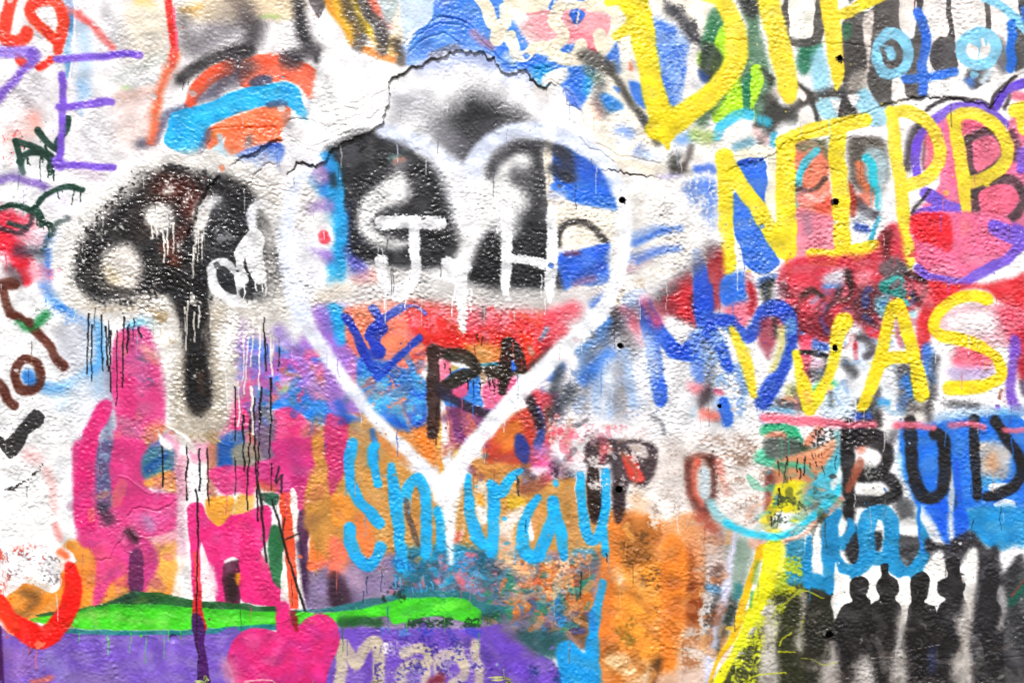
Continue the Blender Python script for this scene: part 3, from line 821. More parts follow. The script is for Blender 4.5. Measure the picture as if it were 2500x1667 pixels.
p 6c6884 60 .9 1100,1050 1500,1060 1560,1240 1300,1280 1060,1200
z f8ece4 .0 40 1180,740 1320,760 1340,860 1240,860
s f0c490 90 60 .9 1110,720 1200,780 1280,820
p 2e5444 50 .9 1500,900 1640,840 1700,920 1640,1080 1500,1120
p b8602c 40 .9 1340,860 1560,880 1500,960 1400,1020 1300,1000
p 56443c 40 .9 1280,1000 1480,980 1440,1100 1300,1100
p 8c7c78 50 .9 1350,760 1560,740 1600,860 1460,900
z fce0c8 .3 40 1380,760 1560,740 1560,880 1400,880
p e07a28 26 .95 1620,1000 1700,960 1720,1060 1640,1150 1590,1120
p 5c4428 40 .9 1560,1100 1700,1120 1700,1220 1600,1220
p 8a5c30 30 .9 1580,1180 1700,1160 1680,1320 1620,1320
f 36 36 50 400 720 1000 960 .8 18a0e8 30b8f0 2080c8 60c8f0 f09060 e87890
f 37 40 46 1150 760 1640 1120 .8 f08830 e87828 f4a860 c86020 f8c890 e05838
s 1c80c0 60 30 .95 1500,960 1470,1040 1450,1120
s 2090d0 60 40 .9 1500,1130 1520,1200
s 2c8c70 60 40 .9 1160,840 1170,920
s 30685c 60 40 .9 1270,940 1330,960
s 3c7c9c 60 50 .8 930,700 1000,720 1060,740
s 8c88b0 120 60 .8 870,760 900,900
z 60e0f8 .8 40 560,740 900,740 980,1000 640,960
z 20202c 1.5 40 500,740 1100,760 1100,980 500,980
z e05030 1.3 50 500,820 900,820 900,980 500,980
z 40c8f0 1 50 360,860 620,840 640,980 400,980
z fcb080 1.2 50 1100,660 1560,760 1500,1000 1200,1000
s 7a6e9c 90 60 .8 640,870 700,820
s e06c7c 40 40 .7 640,900 690,890
s 2c94c0 60 40 .9 1600,700 1700,700
s 6c7c84 110 60 .9 1700,760 1640,740
p 3c9484 40 .9 1640,860 1720,840 1700,930 1640,940
s 2c6c84 30 24 .9 1280,1130 1370,1160
z 102830 1.3 50 1060,1120 1560,1120 1560,1280 1200,1300
f 31 70 46 400 700 1100 980 .8 2c7c94 20a8dc 6c7080 3c5068 8c88b0 1c6c88 506878 b890a8 e06c7c
f 32 80 40 1080 700 1720 1080 .85 f0c490 c8703c 4c8474 a06848 e87a28 3c9484 b09890 5890a8 fce0c8 e88850 f0a060
f 33 80 36 1000 1000 1640 1300 .8 6c6c88 8a7890 1c80c0 a06c38 3c7c84 50508c 2c8c70 987c80 d07c38 c89060
f 34 40 60 1850 480 2300 1500 .6 f7a03c e88434 c87830 f8c080 a8682c f4b060 b87838
f 35 26 40 0 280 700 760 .5 d2904c f09a40 c08850 b87c60 e0a868
# right side big cyan below
@painted_hill|bright green painted hill beside the cloud of mixed colours
p 2c7c84 16 1 -260,1080 -100,1070 100,1030 300,990 500,960 880,960 960,1020 1120,1060 1100,1110 940,1120 400,1110
p 4cda2c 14 1 -260,1100 -100,1100 100,1080 300,1040 440,1000 640,995 860,1000 930,1060 970,1100 960,1190 860,1160 740,1130 620,1120 400,1170 330,1120 160,1140 -40,1165 -260,1175
p 6cf040 20 .9 640,1040 820,1010 860,1050 700,1090
@
z 1c3020 .3 30 300,950 460,960 460,1030 340,1060
s 1c5c28 70 30 .95 40,1160 160,1155 280,1160
z 0e3a20 -.2 40 480,1140 960,1120 1060,1160 900,1210 500,1210
s 1c4c34 50 40 .8 980,1130 1080,1110
z 7cd820 1 30 1000,1110 1140,1100 1120,1200 1000,1220
@paint_band|violet band right of the magenta heart
p 7450c0 20 1 -300,1215 -40,1200 300,1200 600,1200 900,1200 1100,1180 1260,1260 1400,1380 1500,1500 1560,1760 -300,1760
@
s 7c7488 100 60 .8 1150,1200 1260,1260 1340,1340
p 2c5c60 50 .95 1220,1220 1500,1220 1560,1330 1440,1400 1280,1320
z 2c4480 .5 60 1100,1480 1500,1430 1560,1600 1100,1600
z 98b4c8 .6 40 1060,1420 1260,1400 1280,1500 1100,1500
s 382870 60 50 .5 880,1300 1010,1400
z 4448c8 .6 50 560,1180 960,1200 900,1300 560,1260
z 5888d8 .8 50 300,1190 560,1190 540,1260 300,1260
s 7048c8 120 40 .8 1100,1300 1250,1500
# tag in cream letters
@letter|cream letter m at the wall foot
s cfc2ac 78 20 1 20,1600 40,1440 40,1310 90,1360 130,1440 190,1340 270,1290 290,1400 280,1600
@letter|cream letter a at the wall foot
s cfc2ac 70 20 1 460,1370 560,1330 620,1370 600,1440 500,1440 430,1500 450,1580
s cfc2ac 60 20 1 600,1440 600,1600
@letter|cream letter r at the wall foot
s cdc0ac 66 22 .95 690,1600 690,1400 780,1380 860,1440
@letter|cream letter y at the wall foot
s cfc2ac 60 20 .95 930,1300 930,1380 960,1480 950,1600
s cfc2ac 60 20 .95 820,1320 860,1500 780,1560
@
z f4f0ee .5 30 320,1280 500,1290 500,1390 340,1400
z efe8e8 .5 30 680,1330 960,1330 960,1540 680,1540
z e8e4ea .6 40 300,1480 660,1460 660,1600 300,1600
z 3c2c90 1.1 30 300,1280 980,1280 980,1600 300,1600
s 7a1e38 60 40 .9 640,1560 700,1530
# ============================================================ E background
T 820 547 2.735
p 1ab0ea 26 1 -60,-400 60,-400 60,360 40,440 -60,420
s 3450a8 100 60 1 90,-100 110,60 130,200 140,300
s 6a60c8 90 60 .8 130,240 180,330
s f0a49c 100 60 .8 150,380 250,350
p f58068 30 1 60,560 500,480 620,560 640,760 560,1000 420,1040 100,840
p e8201c 30 1 460,560 620,480 1400,520 1560,560 1500,760 1340,940 1280,980 1000,900 840,860 560,780
p f04828 40 .9 820,760 1100,740 1100,920 860,860
p f2667c 40 .9 880,560 1120,560 1100,680 880,720
p f05c70 30 .8 1380,580 1600,580 1560,680 1440,820 1380,760
s 8c3c48 60 50 .7 960,560 990,680 1000,790
s e8a060 60 60 .8 780,640 820,700
s f24428 90 60 .9 1280,800 1300,900
z c81018 .6 40 560,560 1360,560 1340,760 620,780
z ff8c9c .9 40 460,520 1500,560 1400,740 540,740
p e09a4c 40 .9 870,800 1100,820 1080,920 940,930
s f0c080 60 50 .7 960,850 1020,880
s 2c9cc0 24 14 .95 950,940 1080,935
p c8b060 20 .95 720,920 820,960 800,1000 740,1000
p c8a888 26 1 960,980 1010,1000 1000,1050 970,1040
p f47ca0 20 1 680,940 760,900 760,1060 680,1080
p 2888f0 16 1 720,1060 760,1000 860,960 960,1020 960,1120 980,1210 900,1240 720,1200
p ec5c8c 20 1 760,1100 880,1050 880,1130 820,1170 760,1150
p ec6494 24 1 990,1060 1200,1020 1180,1130 1100,1240 1000,1240
p 7a2a6c 40 1 700,1230 1060,1250 980,1420 860,1500 720,1400
s d87858 90 70 .8 830,1290 880,1350
s 904c90 100 60 .8 760,1300 800,1400
s f4bc38 60 40 .9 820,1480 800,1567
p d48c4c 30 1 130,1250 520,1340 640,1300 720,1300 700,1600 480,1600 320,1500
s f4862c 90 50 .9 560,1350 620,1540
s f0c868 40 30 .8 700,1340 700,1560
p f0f0f4 12 1 700,1190 730,1200 760,1400 760,1600 715,1600 705,1400
p 2070dc 40 1 120,900 300,900 440,960 600,1040 620,1180 560,1340 400,1360 260,1260 140,1080
s 48b8f0 120 80 .8 220,1200 400,1180
s 60c0e8 50 40 .8 560,1040 570,1100
s 8a88a8 60 40 .7 310,1130 400,1120
s 9c8488 60 40 .8 430,1250 500,1240
s 1a50c0 90 50 .8 460,1320 580,1300
s 5878a8 60 50 .7 210,1040 260,1080
z f09070 1 50 150,850 560,950 560,1300 200,1200
p a478d0 50 1 -60,780 120,860 130,1080 180,1250 60,1260 -60,1200
s f08a90 90 50 .8 100,960 110,1060
s 3060c8 60 50 .9 20,1200 60,1300
p d83878 26 1 -60,1280 80,1320 120,1460 60,1600 -60,1600
p c0945c 30 1 90,1330 240,1330 240,1600 110,1600
s 2c6cb8 40 26 .9 250,1380 270,1560
s 20b0e8 60 30 .9 240,1500 240,1600
s 18acec 80 30 1 -20,560 20,660 20,780
p f38c68 20 1 100,580 220,570 240,700 200,840 160,780
f 41 50 50 140 860 600 1340 .7 2070dc 48b8f0 1a50c0 8a88a8 f09070 5878a8 3088e0 60c0e8
f 42 40 44 480 560 1400 800 .6 e8201c f05c70 c81018 f48090 f04828 ff8c9c
f 43 30 50 700 1220 1060 1500 .6 7a2a6c 904c90 d87858 5c2a60 b05c70 e08050
f 44 30 44 1080 1100 1460 1560 .7 d84050 cc4434 e08030 6a3050 283c90 e85838
# blue scribbles in heart
@scribble|dark blue scribble left inside the white heart
s 1c3cb8 56 12 1 60,620 110,680 150,780 190,870 240,960
s 1c3cb8 60 12 1 250,560 280,620
s 1c3cb8 60 12 1 440,555 340,620 260,680 215,750
s 1c3cb8 90 14 1 300,690 260,760 290,850
s 1c3cb8 60 12 1 290,870 210,860 170,820
s 1c48c0 50 14 1 560,760 460,850 380,920 320,1000
s 1c50c8 60 16 1 250,940 280,1020
s 2c3cc0 24 12 .9 440,560 520,545 570,570 600,600
@
p f58a68 14 1 300,770 440,740 480,800 400,850 350,850
# right side of heart (E right)
p efebef 60 1 1500,600 2360,500 2360,1600 1480,1600
p e8e2e4 60 .9 0,420 1900,440 1840,560 1380,580 900,540 400,500 100,540
@scribble|worn blue and grey strokes right of the heart
s 3c3438 110 60 .9 1880,600 1840,700 1760,760
s 443c40 90 50 .9 1860,640 1940,760 2010,830
s 4c4c54 120 60 .85 1700,740 1660,830
s 3c84e0 90 40 .9 1800,650 1780,760
s e8506c 80 60 .85 1940,560 2000,680 2050,780
p 4c8ce4 50 .9 1720,900 1840,900 1860,1270 1720,1240
s 5a9cec 110 50 .9 1680,900 1680,1000
p 4c4c54 60 .8 1840,900 1960,860 2040,860 1960,1000 1960,1200 1860,1270
s 484850 60 50 .8 1680,1020 1660,1240
s 5090e8 60 40 .9 1930,850 1990,1200
@
s 5498ec 60 50 .9 1620,830 1720,800
s 3c78e0 60 40 .9 1500,950 1440,1020
s 3c4450 70 50 .9 1490,960 1470,1080 1420,1160
s 6a3050 60 50 .9 1460,1160 1480,1280
z 6c8cc0 .3 50 1600,860 2060,860 2060,1300 1600,1300
p d84050 36 1 1260,1100 1440,1160 1460,1440 1380,1480 1300,1240
p cc4434 36 1 1060,1400 1240,1240 1330,1280 1310,1567 1040,1567
p e08030 40 .9 1060,1420 1220,1300 1240,1460 1100,1530
s d84c34 60 40 .8 1080,1490 1030,1567
p 283c90 24 1 1190,1430 1240,1400 1300,1500 1270,1600 1200,1540
s 3050a0 60 26 1 1340,1240 1380,1340 1350,1480
s 241c28 60 30 .95 1290,1160 1330,1260 1360,1340
s c05838 60 40 .8 1420,1240 1430,1430
s e04860 40 30 .8 1540,1400 1560,1560
s c078b8 80 60 .8 1340,1530 1400,1500
s 503880 60 60 .6 1310,1060 1380,1020
z fceef0 .3 60 1440,1260 2000,1300 2000,1560 1480,1560
z e04858 .7 60 1480,1320 2100,1340 2100,1460 1500,1480
z 9c7038 .3 60 1720,1400 2100,1420 2100,1600 1700,1600
z 202028 .8 50 1640,1380 1760,1380 2160,1500 2140,1600 1680,1600
s f0f0f4 110 60 .9 2180,1350 2300,1500
p c8c8d0 60 .8 2180,1240 2360,1220 2360,1360 2200,1340
p e4dad4 80 .7 2000,1360 2360,1340 2360,1600 2060,1600
# ============================================================ B top centre, background
T 820 0 2.735
p fdf2dc 30 1 360,-60 560,-60 500,120 460,260 380,300 350,120
p f0a01c 26 1 -80,-60 60,-60 100,100 170,240 160,300 100,300 30,180 -60,60
s fcc830 70 40 .9 0,-20 40,100 120,240
p f8d020 24 1 80,-20 130,-40 170,80 230,180 260,240 180,230 110,120
p f4c864 40 .9 220,240 400,260 440,380 300,350
p f6a860 26 1 170,300 300,350 400,390 410,430 300,400 200,350
s f89a4c 40 16 1 180,330 280,370 395,410
p f07860 30 1 190,-40 260,-40 310,90 290,130 230,80
s e09090 50 40 .8 310,120 350,170
p b8c8cc 30 .9 260,-60 420,-60 400,100 340,160 300,60
s 5c5248 90 50 .9 70,20 100,100 140,160 160,250
s 534c4c 80 40 .9 150,-20 200,60 240,120 300,180 320,260
s 6c6664 70 50 .9 170,260 150,310
s 5a5658 80 40 .85 290,220 320,290 310,340
s 58504c 70 40 .9 400,290 430,350 440,420
d 6a6268 8 .9 307,340,70 330,340,30
# white crust left
p fbfafb 40 1 -80,300 100,340 240,400 400,440 420,520 350,620 320,800 240,860 0,960 -200,1000
# blue dome field
p cfe2f6 30 1 450,-60 720,-60 700,80 620,140 500,230 450,270
@paint_patch|blue paint on the loose plaster crust
p 3c82e6 20 1 700,-60 960,-60 1060,200 1130,300 1160,420 1110,450 1000,380 900,340 780,340 640,390 500,440 470,400 500,280 560,200 640,120
s 2e70e0 60 40 .7 640,200 760,120 880,150
s 6a9cf0 60 50 .6 620,320 740,260 860,300
s 8cb0f4 60 50 .6 470,330 500,390
@
s 7c94e8 60 50 .7 700,40 740,10
s c88090 60 40 .7 920,220 980,280 1040,310
s 746c74 60 26 .85 650,380 720,350 800,325
p 2e78e8 24 1 1060,280 1180,330 1500,400 1560,440 1440,470 1380,560 1280,500 1240,470 1130,490 1080,400
s 18a4e8 90 40 .9 1400,470 1340,500 1380,550
s cfe0f4 50 30 .9 1140,380 1180,420
p 3c84ea 20 1 1010,-60 1130,-60 1120,80 1080,150 1050,110
p 4088e8 26 1 1140,200 1170,130 1230,200 1290,320 1260,380 1200,330
p f8a8b0 30 1 1240,180 1320,110 1440,90 1620,80 1780,80 1860,160 1850,260 1790,330 1740,360 1640,300 1440,300 1300,250
s f48090 50 40 .8 1540,220 1700,260
s fbd4d4 80 60 .8 1260,180 1300,260
s f07078 20 14 .8 1280,95 1400,80 1560,78 1660,70
s f07078 16 10 .7 1360,15 1500,18
s d83c50 30 24 .7 1660,300 1740,340
p 3078e4 16 1 1420,0 1480,-10 1480,60 1430,70
p 2e70dc 14 1 1560,80 1600,60 1660,90 1640,140 1600,165 1560,120
p 2c70e0 16 .9 1600,-30 1760,-30 1740,10 1640,12
p 3c80e4 20 1 1490,320 1600,300 1580,350 1530,360
p fdf4da 14 1 1120,-40 1420,-40 1400,60 1240,90 1170,60
p fdf4da 14 1 1480,30 1900,0 1960,80 1860,110 1780,60 1600,60 1500,70
@bubble_letter|cream bubble lettering outline at the top edge
s fdf3da 84 8 1 960,-20 1010,60 1040,150 1080,200 1070,270
s fdf3da 84 8 1 1130,60 1130,150 1080,220
s fdf3da 76 8 1 1170,240 1190,320 1210,370 1270,370 1330,320 1390,310
s fdf3da 84 8 1 1490,40 1460,140 1510,210 1510,270 1440,320
s fdf3da 80 8 1 1420,320 1480,380 1540,400 1600,380 1640,300
s fdf3da 90 8 1 1700,30 1860,60 1880,160 1850,260 1800,340 1760,240
@
s fdf3da 12 3 1 1612,90 1612,150
s fdf3da 60 10 1 1780,280 1790,350
s fdf0dc 50 24 1 1560,400 1640,430
# cyan patch right of the torn edge
p 2c78e6 24 1 1540,460 1700,440 1760,520 1700,620 1640,700 1560,600 1500,580 1520,520
s 28a8ec 70 40 .9 1700,520 1680,600
p fbf6f0 26 1 1400,500 1500,460 1560,480 1540,540 1480,560 1380,570
p 7c9cf0 40 .9 1440,620 1540,580 1640,700 1640,760 1560,700
s 4878e8 50 40 .8 1560,640 1600,700
# inner smooth area
p fafafc 14 1 480,470 600,420 700,380 820,340 1000,370 1060,400 1120,500 1250,480 1330,560 1380,590 1500,570 1560,700 1650,760 1680,960 1600,1000 1300,820 1100,860 900,1100 700,1000 560,960 300,880 330,700 360,600
s c0ccf6 90 90 .9 560,440 700,430 820,390 960,400 1060,440
s b4c4f6 60 60 .8 820,370 960,380 1020,420
s c4cff6 70 70 .8 1140,520 1260,510 1320,560
s d8d0ca 80 60 .9 1340,600 1400,620
s e8e6e6 90 90 .8 1380,650 1420,680
p a8a8b0 120 .7 360,640 600,600 620,760 400,800
# the black cloud at the top of the heart
p 55555a 150 .95 660,800 800,680 920,610 1080,660 1200,770 1290,860 1150,960 980,1080 880,1130 790,1020 690,900
p 222226 110 .9 800,790 910,700 1070,740 1180,850 1080,940 930,960 820,890
s 6c6c74 120 100 .6 800,960 900,1040
s 1c1c20 50 50 .6 900,720 1080,780
# B right: cream, blue, gray
p fdf5e6 40 1 1780,380 1860,260 2040,300 2100,700 2160,1000 2200,1180 1860,1080 1700,900 1640,760 1700,600
p 3e7ce6 22 1 1790,400 1860,300 1880,290 1900,480 1820,440
p 4080e4 26 1 1960,550 2040,570 2100,700 2060,730 1980,650
p 3a7ce2 20 1 1850,580 1900,590 1890,625
p 2c84d8 30 1 1760,660 1800,620 1920,710 1850,750 1800,730
p 88a8e8 50 .9 1860,880 1920,830 2000,880 1960,930
s 5a88e0 40 40 .8 2060,800 2120,880
p a8c0ee 60 .9 1990,1040 2060,990 2160,1060 2100,1090
s f4b49c 60 60 .8 1740,700 1760,760
s f06c50 34 20 .9 1970,430 1972,460
s c4c8c0 50 40 .8 1990,420 2000,440
s 6c6c74 60 60 .8 1770,560 1740,660 1790,760
s 5c7468 90 60 .8 1690,460 1740,520
s 4e4a44 100 40 .9 1660,370 1740,400 1830,460
s 45423e 50 30 .92 1820,460 1880,530 1930,620 1980,700 2040,780 2100,860 2150,950
s 8a9090 50 60 .6 1870,420 1900,460
p 7898e0 50 .9 1990,1040 2000,1000 2040,960
p 3c3c34 60 .9 2230,1040 2360,1040 2360,1150 2240,1180
s b8b0e0 40 40 .8 2160,1180 2300,1180
# white below left of N, silver arrow field
p f6f3f0 50 1 1680,960 1900,1100 2200,1200 2352,1200 2352,1500 1900,1600 1850,1300 1800,1200
s e8dcc8 110 90 .7 1880,1100 2100,1130
# ============================================================ C top right
T 1640 0 2.735
p fdf6e6 20 1 -100,-60 320,-60 240,200 180,320 130,300 60,160 -60,100
p a4c0f0 60 1 -140,160 60,220 140,330 100,620 40,700 -140,720
p 6f9cec 60 .8 -140,180 0,200 40,500 20,700 -140,700
z 3c74dc .4 60 -140,160 100,260 100,680 -140,720
s 4c4c54 80 50 .9 -20,60 60,120 110,200 170,280
z 3a3a40 .2 50 -60,0 140,60 200,320 80,240
p f6f0ea 26 1 120,300 190,340 200,640 80,700 90,520
s c0c8dc 40 40 .8 150,560 200,600
p 3c8458 34 1 260,80 330,60 380,160 360,260 280,340 200,300
p b8f020 16 1 360,180 360,560 300,760 250,700 280,300
p a8ec18 30 1 180,350 230,370 220,440 180,430
p 384438 36 1 200,300 290,300 340,400 320,480 260,560 190,500
p 2c4c98 30 .9 180,470 240,500 230,560 190,540
p bcf418 12 1 280,700 380,560 480,520 480,760 400,780 290,820
s 4a6a50 90 50 .9 200,800 260,720 320,640
p 5c8468 36 1 460,-20 560,-20 600,240 660,460 700,620 640,760 520,760 460,560 450,420 500,200
p 3c3c3c 40 .9 440,-60 600,-60 570,100 520,120 470,60
p c0f830 12 1 520,520 540,440 600,440 610,520 590,620 540,720 520,700
p 28805c 12 1 478,540 520,500 520,740 480,740
p 34342e 36 1 600,460 680,520 660,640 600,760 540,840 620,860 700,800 780,720 700,680
p f0e4e0 30 1 660,600 700,580 720,640 640,700
p f8d030 20 1 480,0 480,0 481,1
p 2f7d5f 34 1 860,300 960,260 1000,300 960,400 900,500 840,460 840,380
p a8e0f4 40 1 930,420 980,320 1030,380 1060,600 960,620
p f8f6ea 14 1 770,-60 950,-60 940,200 900,250 800,250 780,180
s 9a9a7c 14 10 .6 815,30 818,160 840,220
p 54504c 14 1 740,-60 784,-60 784,200 800,250 900,260 940,210 950,-60 1000,-60 1010,260 860,320 780,290 740,150
p fbf9ee 8 1 785,-60 948,-60 940,190 890,250 830,250 790,200
p fdf8f4 12 1 680,-60 740,-60 740,40 700,20
s 2c2c28 40 24 .9 830,560 880,600 930,640 960,760 980,820
s 38322e 66 40 .9 600,940 700,800 850,700 960,650 1090,620 1240,600
s 3c3c38 90 60 .85 640,660 700,760 800,780
p f6ece8 16 1 840,580 900,640 880,680 850,640
p f8f2ec 16 1 860,740 930,720 950,820 850,840
p b0e4f4 14 1 960,700 1040,650 1110,660 1120,720 1100,800 1020,800
p f8f0ee 14 .9 1060,660 1120,680 1115,760 1080,720
s 2cb8d8 60 30 .95 600,800 640,820
p 44c4dc 30 .9 1280,590 1320,640 1300,680 1240,640
# dark and cream figures band at the top right
p 55504f 12 1 1140,160 1340,60 1360,-60 1530,-60 1530,200 1620,240 1640,-60 1680,-60 1700,620 1560,640 1540,500 1500,560 1420,700 1340,640 1300,560 1240,560 1150,600
p f8f2ee 12 1 1680,-60 2360,-60 2360,560 1700,640 1700,300
p e8dcd4 16 1 1280,120 1350,80 1330,300 1310,500 1300,560 1240,560 1300,440 1280,260
p 2c6c48 30 .8 1140,180 1200,160 1190,260 1150,280
p 4a4644 30 1 1150,300 1260,260 1300,400 1260,560 1160,580
p b0a8a0 40 .8 1200,500 1300,480 1300,600 1180,600
p f4ece4 8 1 1530,-60 1620,-60 1610,120 1600,230 1560,200 1520,180
p 403c3c 8 1 1630,-60 1680,-60 1670,60 1640,60
s 6a1c20 8 3 .9 1626,-20 1618,80
@painted_shape|dark hanging shape between cream stripes
p 4a4648 9 1 1826,-60 1862,-60 1870,100 1885,220 1900,340 1905,460 1820,490 1750,470 1725,380 1740,290 1800,250 1845,215
@painted_shape|thin dark stripe between cream fields
q 54504e 8 1 2090,-60 2125,-60 2130,200 2095,200
@
p 4c4a4a 10 1 2310,-60 2400,-60 2400,480 2290,470 2290,240 2320,100
p 48464c 30 .95 1990,470 2100,440 2120,560 2060,600 1960,560
p 5c5c64 40 .9 2150,280 2200,260 2260,400 2220,500 2160,420
p 5a90e8 40 .9 1950,540 2020,520 2000,580
s d8e8f0 50 30 1 2080,540 2120,480
s 444044 50 30 .9 1810,530 1830,560
s 44464c 50 30 .9 1130,620 1170,700 1220,740
p 3a3634 12 1 1140,640 1190,680 1230,780 1120,790
p a8dcf2 20 1 1220,640 1300,600 1370,680 1440,740 1440,820 1330,840 1240,720
p f6f0ee 16 1 1180,640 1250,640 1230,700
p 55524f 20 1 1310,500 1370,500 1470,560 1460,700 1400,720 1340,640
p f4efe8 14 1 1470,540 1540,520 1560,620 1570,700 1480,690
p fbfaf8 16 1 1700,560 1800,530 1960,560 2000,600 2100,560 2260,500 2360,460 2360,560 2200,680 2100,660 1800,650 1700,640
# rings
@painted_ring|first pale blue ring letter o
s 8fd6f6 70 10 1 1440,210,60 1380,310 1368,400 1410,480 1490,495 1560,440 1580,350 1540,260 1460,220 1430,240
s 8fd6f6 70 16 1 1450,345 1465,370
@painted_ring|second pale blue ring letter o with a dripping dot
s 8fd6f6 74 10 1 2050,215 1960,260 1930,330 1960,400 2030,435 2110,420 2160,360 2160,290 2110,230 2050,215
s 8fd6f6 70 10 1 2030,270,90 2048,300,40
s 8fd6f6 10 3 1 2048,300 2048,400
s 8fd6f6 20 5 1 2100,260 2100,300
@paint_stroke|pale blue arc in the top right corner
s 8fd6f6 56 10 1 2060,-30 2160,20 2240,70 2320,150 2380,230
@
s 6a6460 30 12 .9 1420,370 1400,330
@graffiti_line|blue upright stroke with a cross bar
s 2c6cd8 64 14 1 1645,80 1680,180 1700,260 1690,360 1670,450 1680,560 1670,620
s 2c74e0 56 14 1 1560,530 1660,525 1780,505 1890,480
@graffiti_line|short blue upright stroke at the right edge
s 1674e4 60 14 1 2270,160 2272,240 2260,320 2270,400 2260,460
@
s 2c70d8 40 24 .9 2350,60 2352,130
# purple contours and pink field of the big P letters
p f2709a 20 1 1780,820 1900,780 2100,820 2260,800 2400,700 2400,1600 2000,1700 1640,1640 1640,1420 1780,1250 1780,1000
p f8f4f4 30 1 1520,820 1640,780 1640,1000 1560,1200 1480,1200
s 3c343c 60 40 .9 1660,840 1610,900 1590,1000 1570,1120
s 3a3438 26 14 .95 1700,740 1760,690 1860,662 1960,660 2060,680 2130,715
@paint_stroke|violet arch over the yellow P letters
s 8060dc 70 14 1 1760,800 1830,750 1920,720 2040,715 2130,760 2220,830
s 6844d4 64 12 1 2160,710 2200,640 2260,590 2340,560 2400,550
@
s 302428 26 12 .9 2130,720 2150,650 2220,570 2300,510
s 4c3c44 30 16 .9 2260,640 2220,720
s f06080 60 30 .9 2300,640 2360,660
@paint_stroke|violet arc inside the first yellow P
s 7450d8 60 14 1 1690,870 1650,930 1630,1010 1630,1100 1640,1180
@
s 6c3848 30 26 .8 1700,920 1680,1020 1690,1130
s f4708c 90 40 1 1740,900 1740,1120
s f26084 100 50 .8 1980,830 2040,810
@paint_stroke|violet cross strokes below the yellow P
s 8060dc 80 16 1 1690,1290 1780,1340 1880,1390 1960,1420
s 8060dc 90 16 1 1640,1450 1720,1420 1800,1400
@
p ee2030 24 1 1610,1500 1700,1460 1780,1430 1830,1480 1860,1600 1850,1740 1640,1760
s f6f4f4 60 30 .9 1600,1300 1620,1360
s 2c2026 24 16 .9 1600,1420 1660,1350 1720,1280
p f4f0f0 30 1 1470,1240 1520,1230 1520,1600 1420,1600 1440,1400
@letter|grey brown letter B in the pink field
s 4c3c40 54 22 .95 1960,950 2080,880 2170,900 2220,980 2200,1070 2100,1140 2010,1170
s 4c3c40 54 20 .95 1975,930 1990,1050 2000,1160
s 4c3c40 66 20 .95 2020,1290 2100,1230 2230,1200 2310,1230 2352,1330 2310,1420 2200,1490 2060,1510
s 4c3c40 60 20 .95 2010,1270 2030,1380 2020,1500
@
s 483840 46 30 .8 2270,880 2310,980 2290,1060
s 8060dc 60 22 .95 2340,1010 2330,1130
s 7a54d0 60 26 .95 2200,1500 2330,1540 2340,1600
p f47c98 14 1 2020,960 2110,920 2180,960 2190,1040 2120,1110 2030,1140
p f26e8c 14 1 2050,1290 2200,1230 2300,1280 2290,1370 2180,1440 2080,1420
# I area: faces
p f08468 26 1 810,960 1040,1000 1050,1180 1060,1300 1040,1420 820,1400
p 7c7c60 36 .9 820,960 1000,930 1050,1000 1040,1080 980,1000 860,1020
s 4ccae0 50 14 1 960,1010 900,1070 860,1160 840,1240
@painted_face|orange oval with a dark lower lip
p f28a6c 12 1 880,1180 910,1110 1000,1060 1040,1100 1030,1190 960,1240 890,1260
s 44342c 34 18 .95 830,1265,50 900,1275 970,1250 1030,1190
@
s 2c2430 60 40 .9 830,1270 870,1280
s 4cc8d8 40 20 .9 825,1300 825,1370
s f29a94 90 60 .9 860,1320 950,1330
p f0604c 34 .9 960,1340 1090,1320 1090,1500 960,1420
s fad4c8 30 20 .8 900,1310 980,1340 1030,1300
p f08aa0 30 1 830,1420 900,1400 1100,1480 1100,1660 1000,1720 830,1740
s a07c90 60 50 .7 900,1440 910,1540
p 4c443c 40 .9 1180,940 1300,920 1420,940 1440,1100 1440,1280 1300,1300 1200,1220 1180,1100
p b8d0d8 40 .95 1290,1000 1400,1000 1440,1100 1420,1240 1320,1240 1280,1120
s 30d0e4 56 16 1 1300,1050 1340,1120 1350,1230
s 38c4d8 50 18 1 1380,1270 1390,1400
s f08458 50 30 .95 1250,1100 1270,1200 1300,1260
p e8846c 26 .95 1240,1300 1340,1290 1340,1380 1260,1360
s 48424c 60 30 .9 1230,1340 1330,1430 1440,1430
p a02818 30 .9 1180,1220 1220,1260 1240,1360 1220,1460 1180,1400
s a8b0bc 60 50 .8 1240,1480 1290,1440
s 2848a8 50 30 .9 1240,1520 1300,1530
s 40b8d8 34 12 .95 1380,1460 1340,1560 1320,1640
s 38241c 50 30 .85 1400,1600 1440,1560
p f8f6f8 50 .9 1400,1260 1480,1220 1500,1400 1440,1560 1390,1480
# blue field behind N
p 2f6fe0 14 1 430,1090 600,1060 640,1160 640,1280 620,1420 560,1300
p 3674e0 14 1 400,1300 500,1360 640,1560 700,1700 720,1760 620,1830 500,1780 460,1660 420,1560
s 1048c0 26 8 1 430,1105 520,1070 600,1060
@painted_ring|cream curve of a covered letter under the N
p fdf4dc 12 1 420,1040 440,990 520,970 620,975 680,1010 660,1040 600,1050 500,1060 430,1080
p fbf3dc 14 1 640,1060 700,1000 740,960 740,1500 680,1480 620,1380 640,1200
@
p fcf6ee 30 1 200,960 400,820 460,800 520,850 560,940 420,980 300,1000 150,1120 60,1140 60,1060
@paint_stroke|cyan arc below the lime patch
s 48cdf0 66 20 1 300,910 330,850 400,790 460,760 530,770
@
s 9cc4dc 40 40 .8 280,900 330,900
s 5c9cb8 60 40 .8 430,980 520,950
s 30b0dc 50 26 .9 680,900 680,960
s 6c7880 40 40 .7 590,930 620,900
s f2c4c0 60 50 .7 560,880 640,940
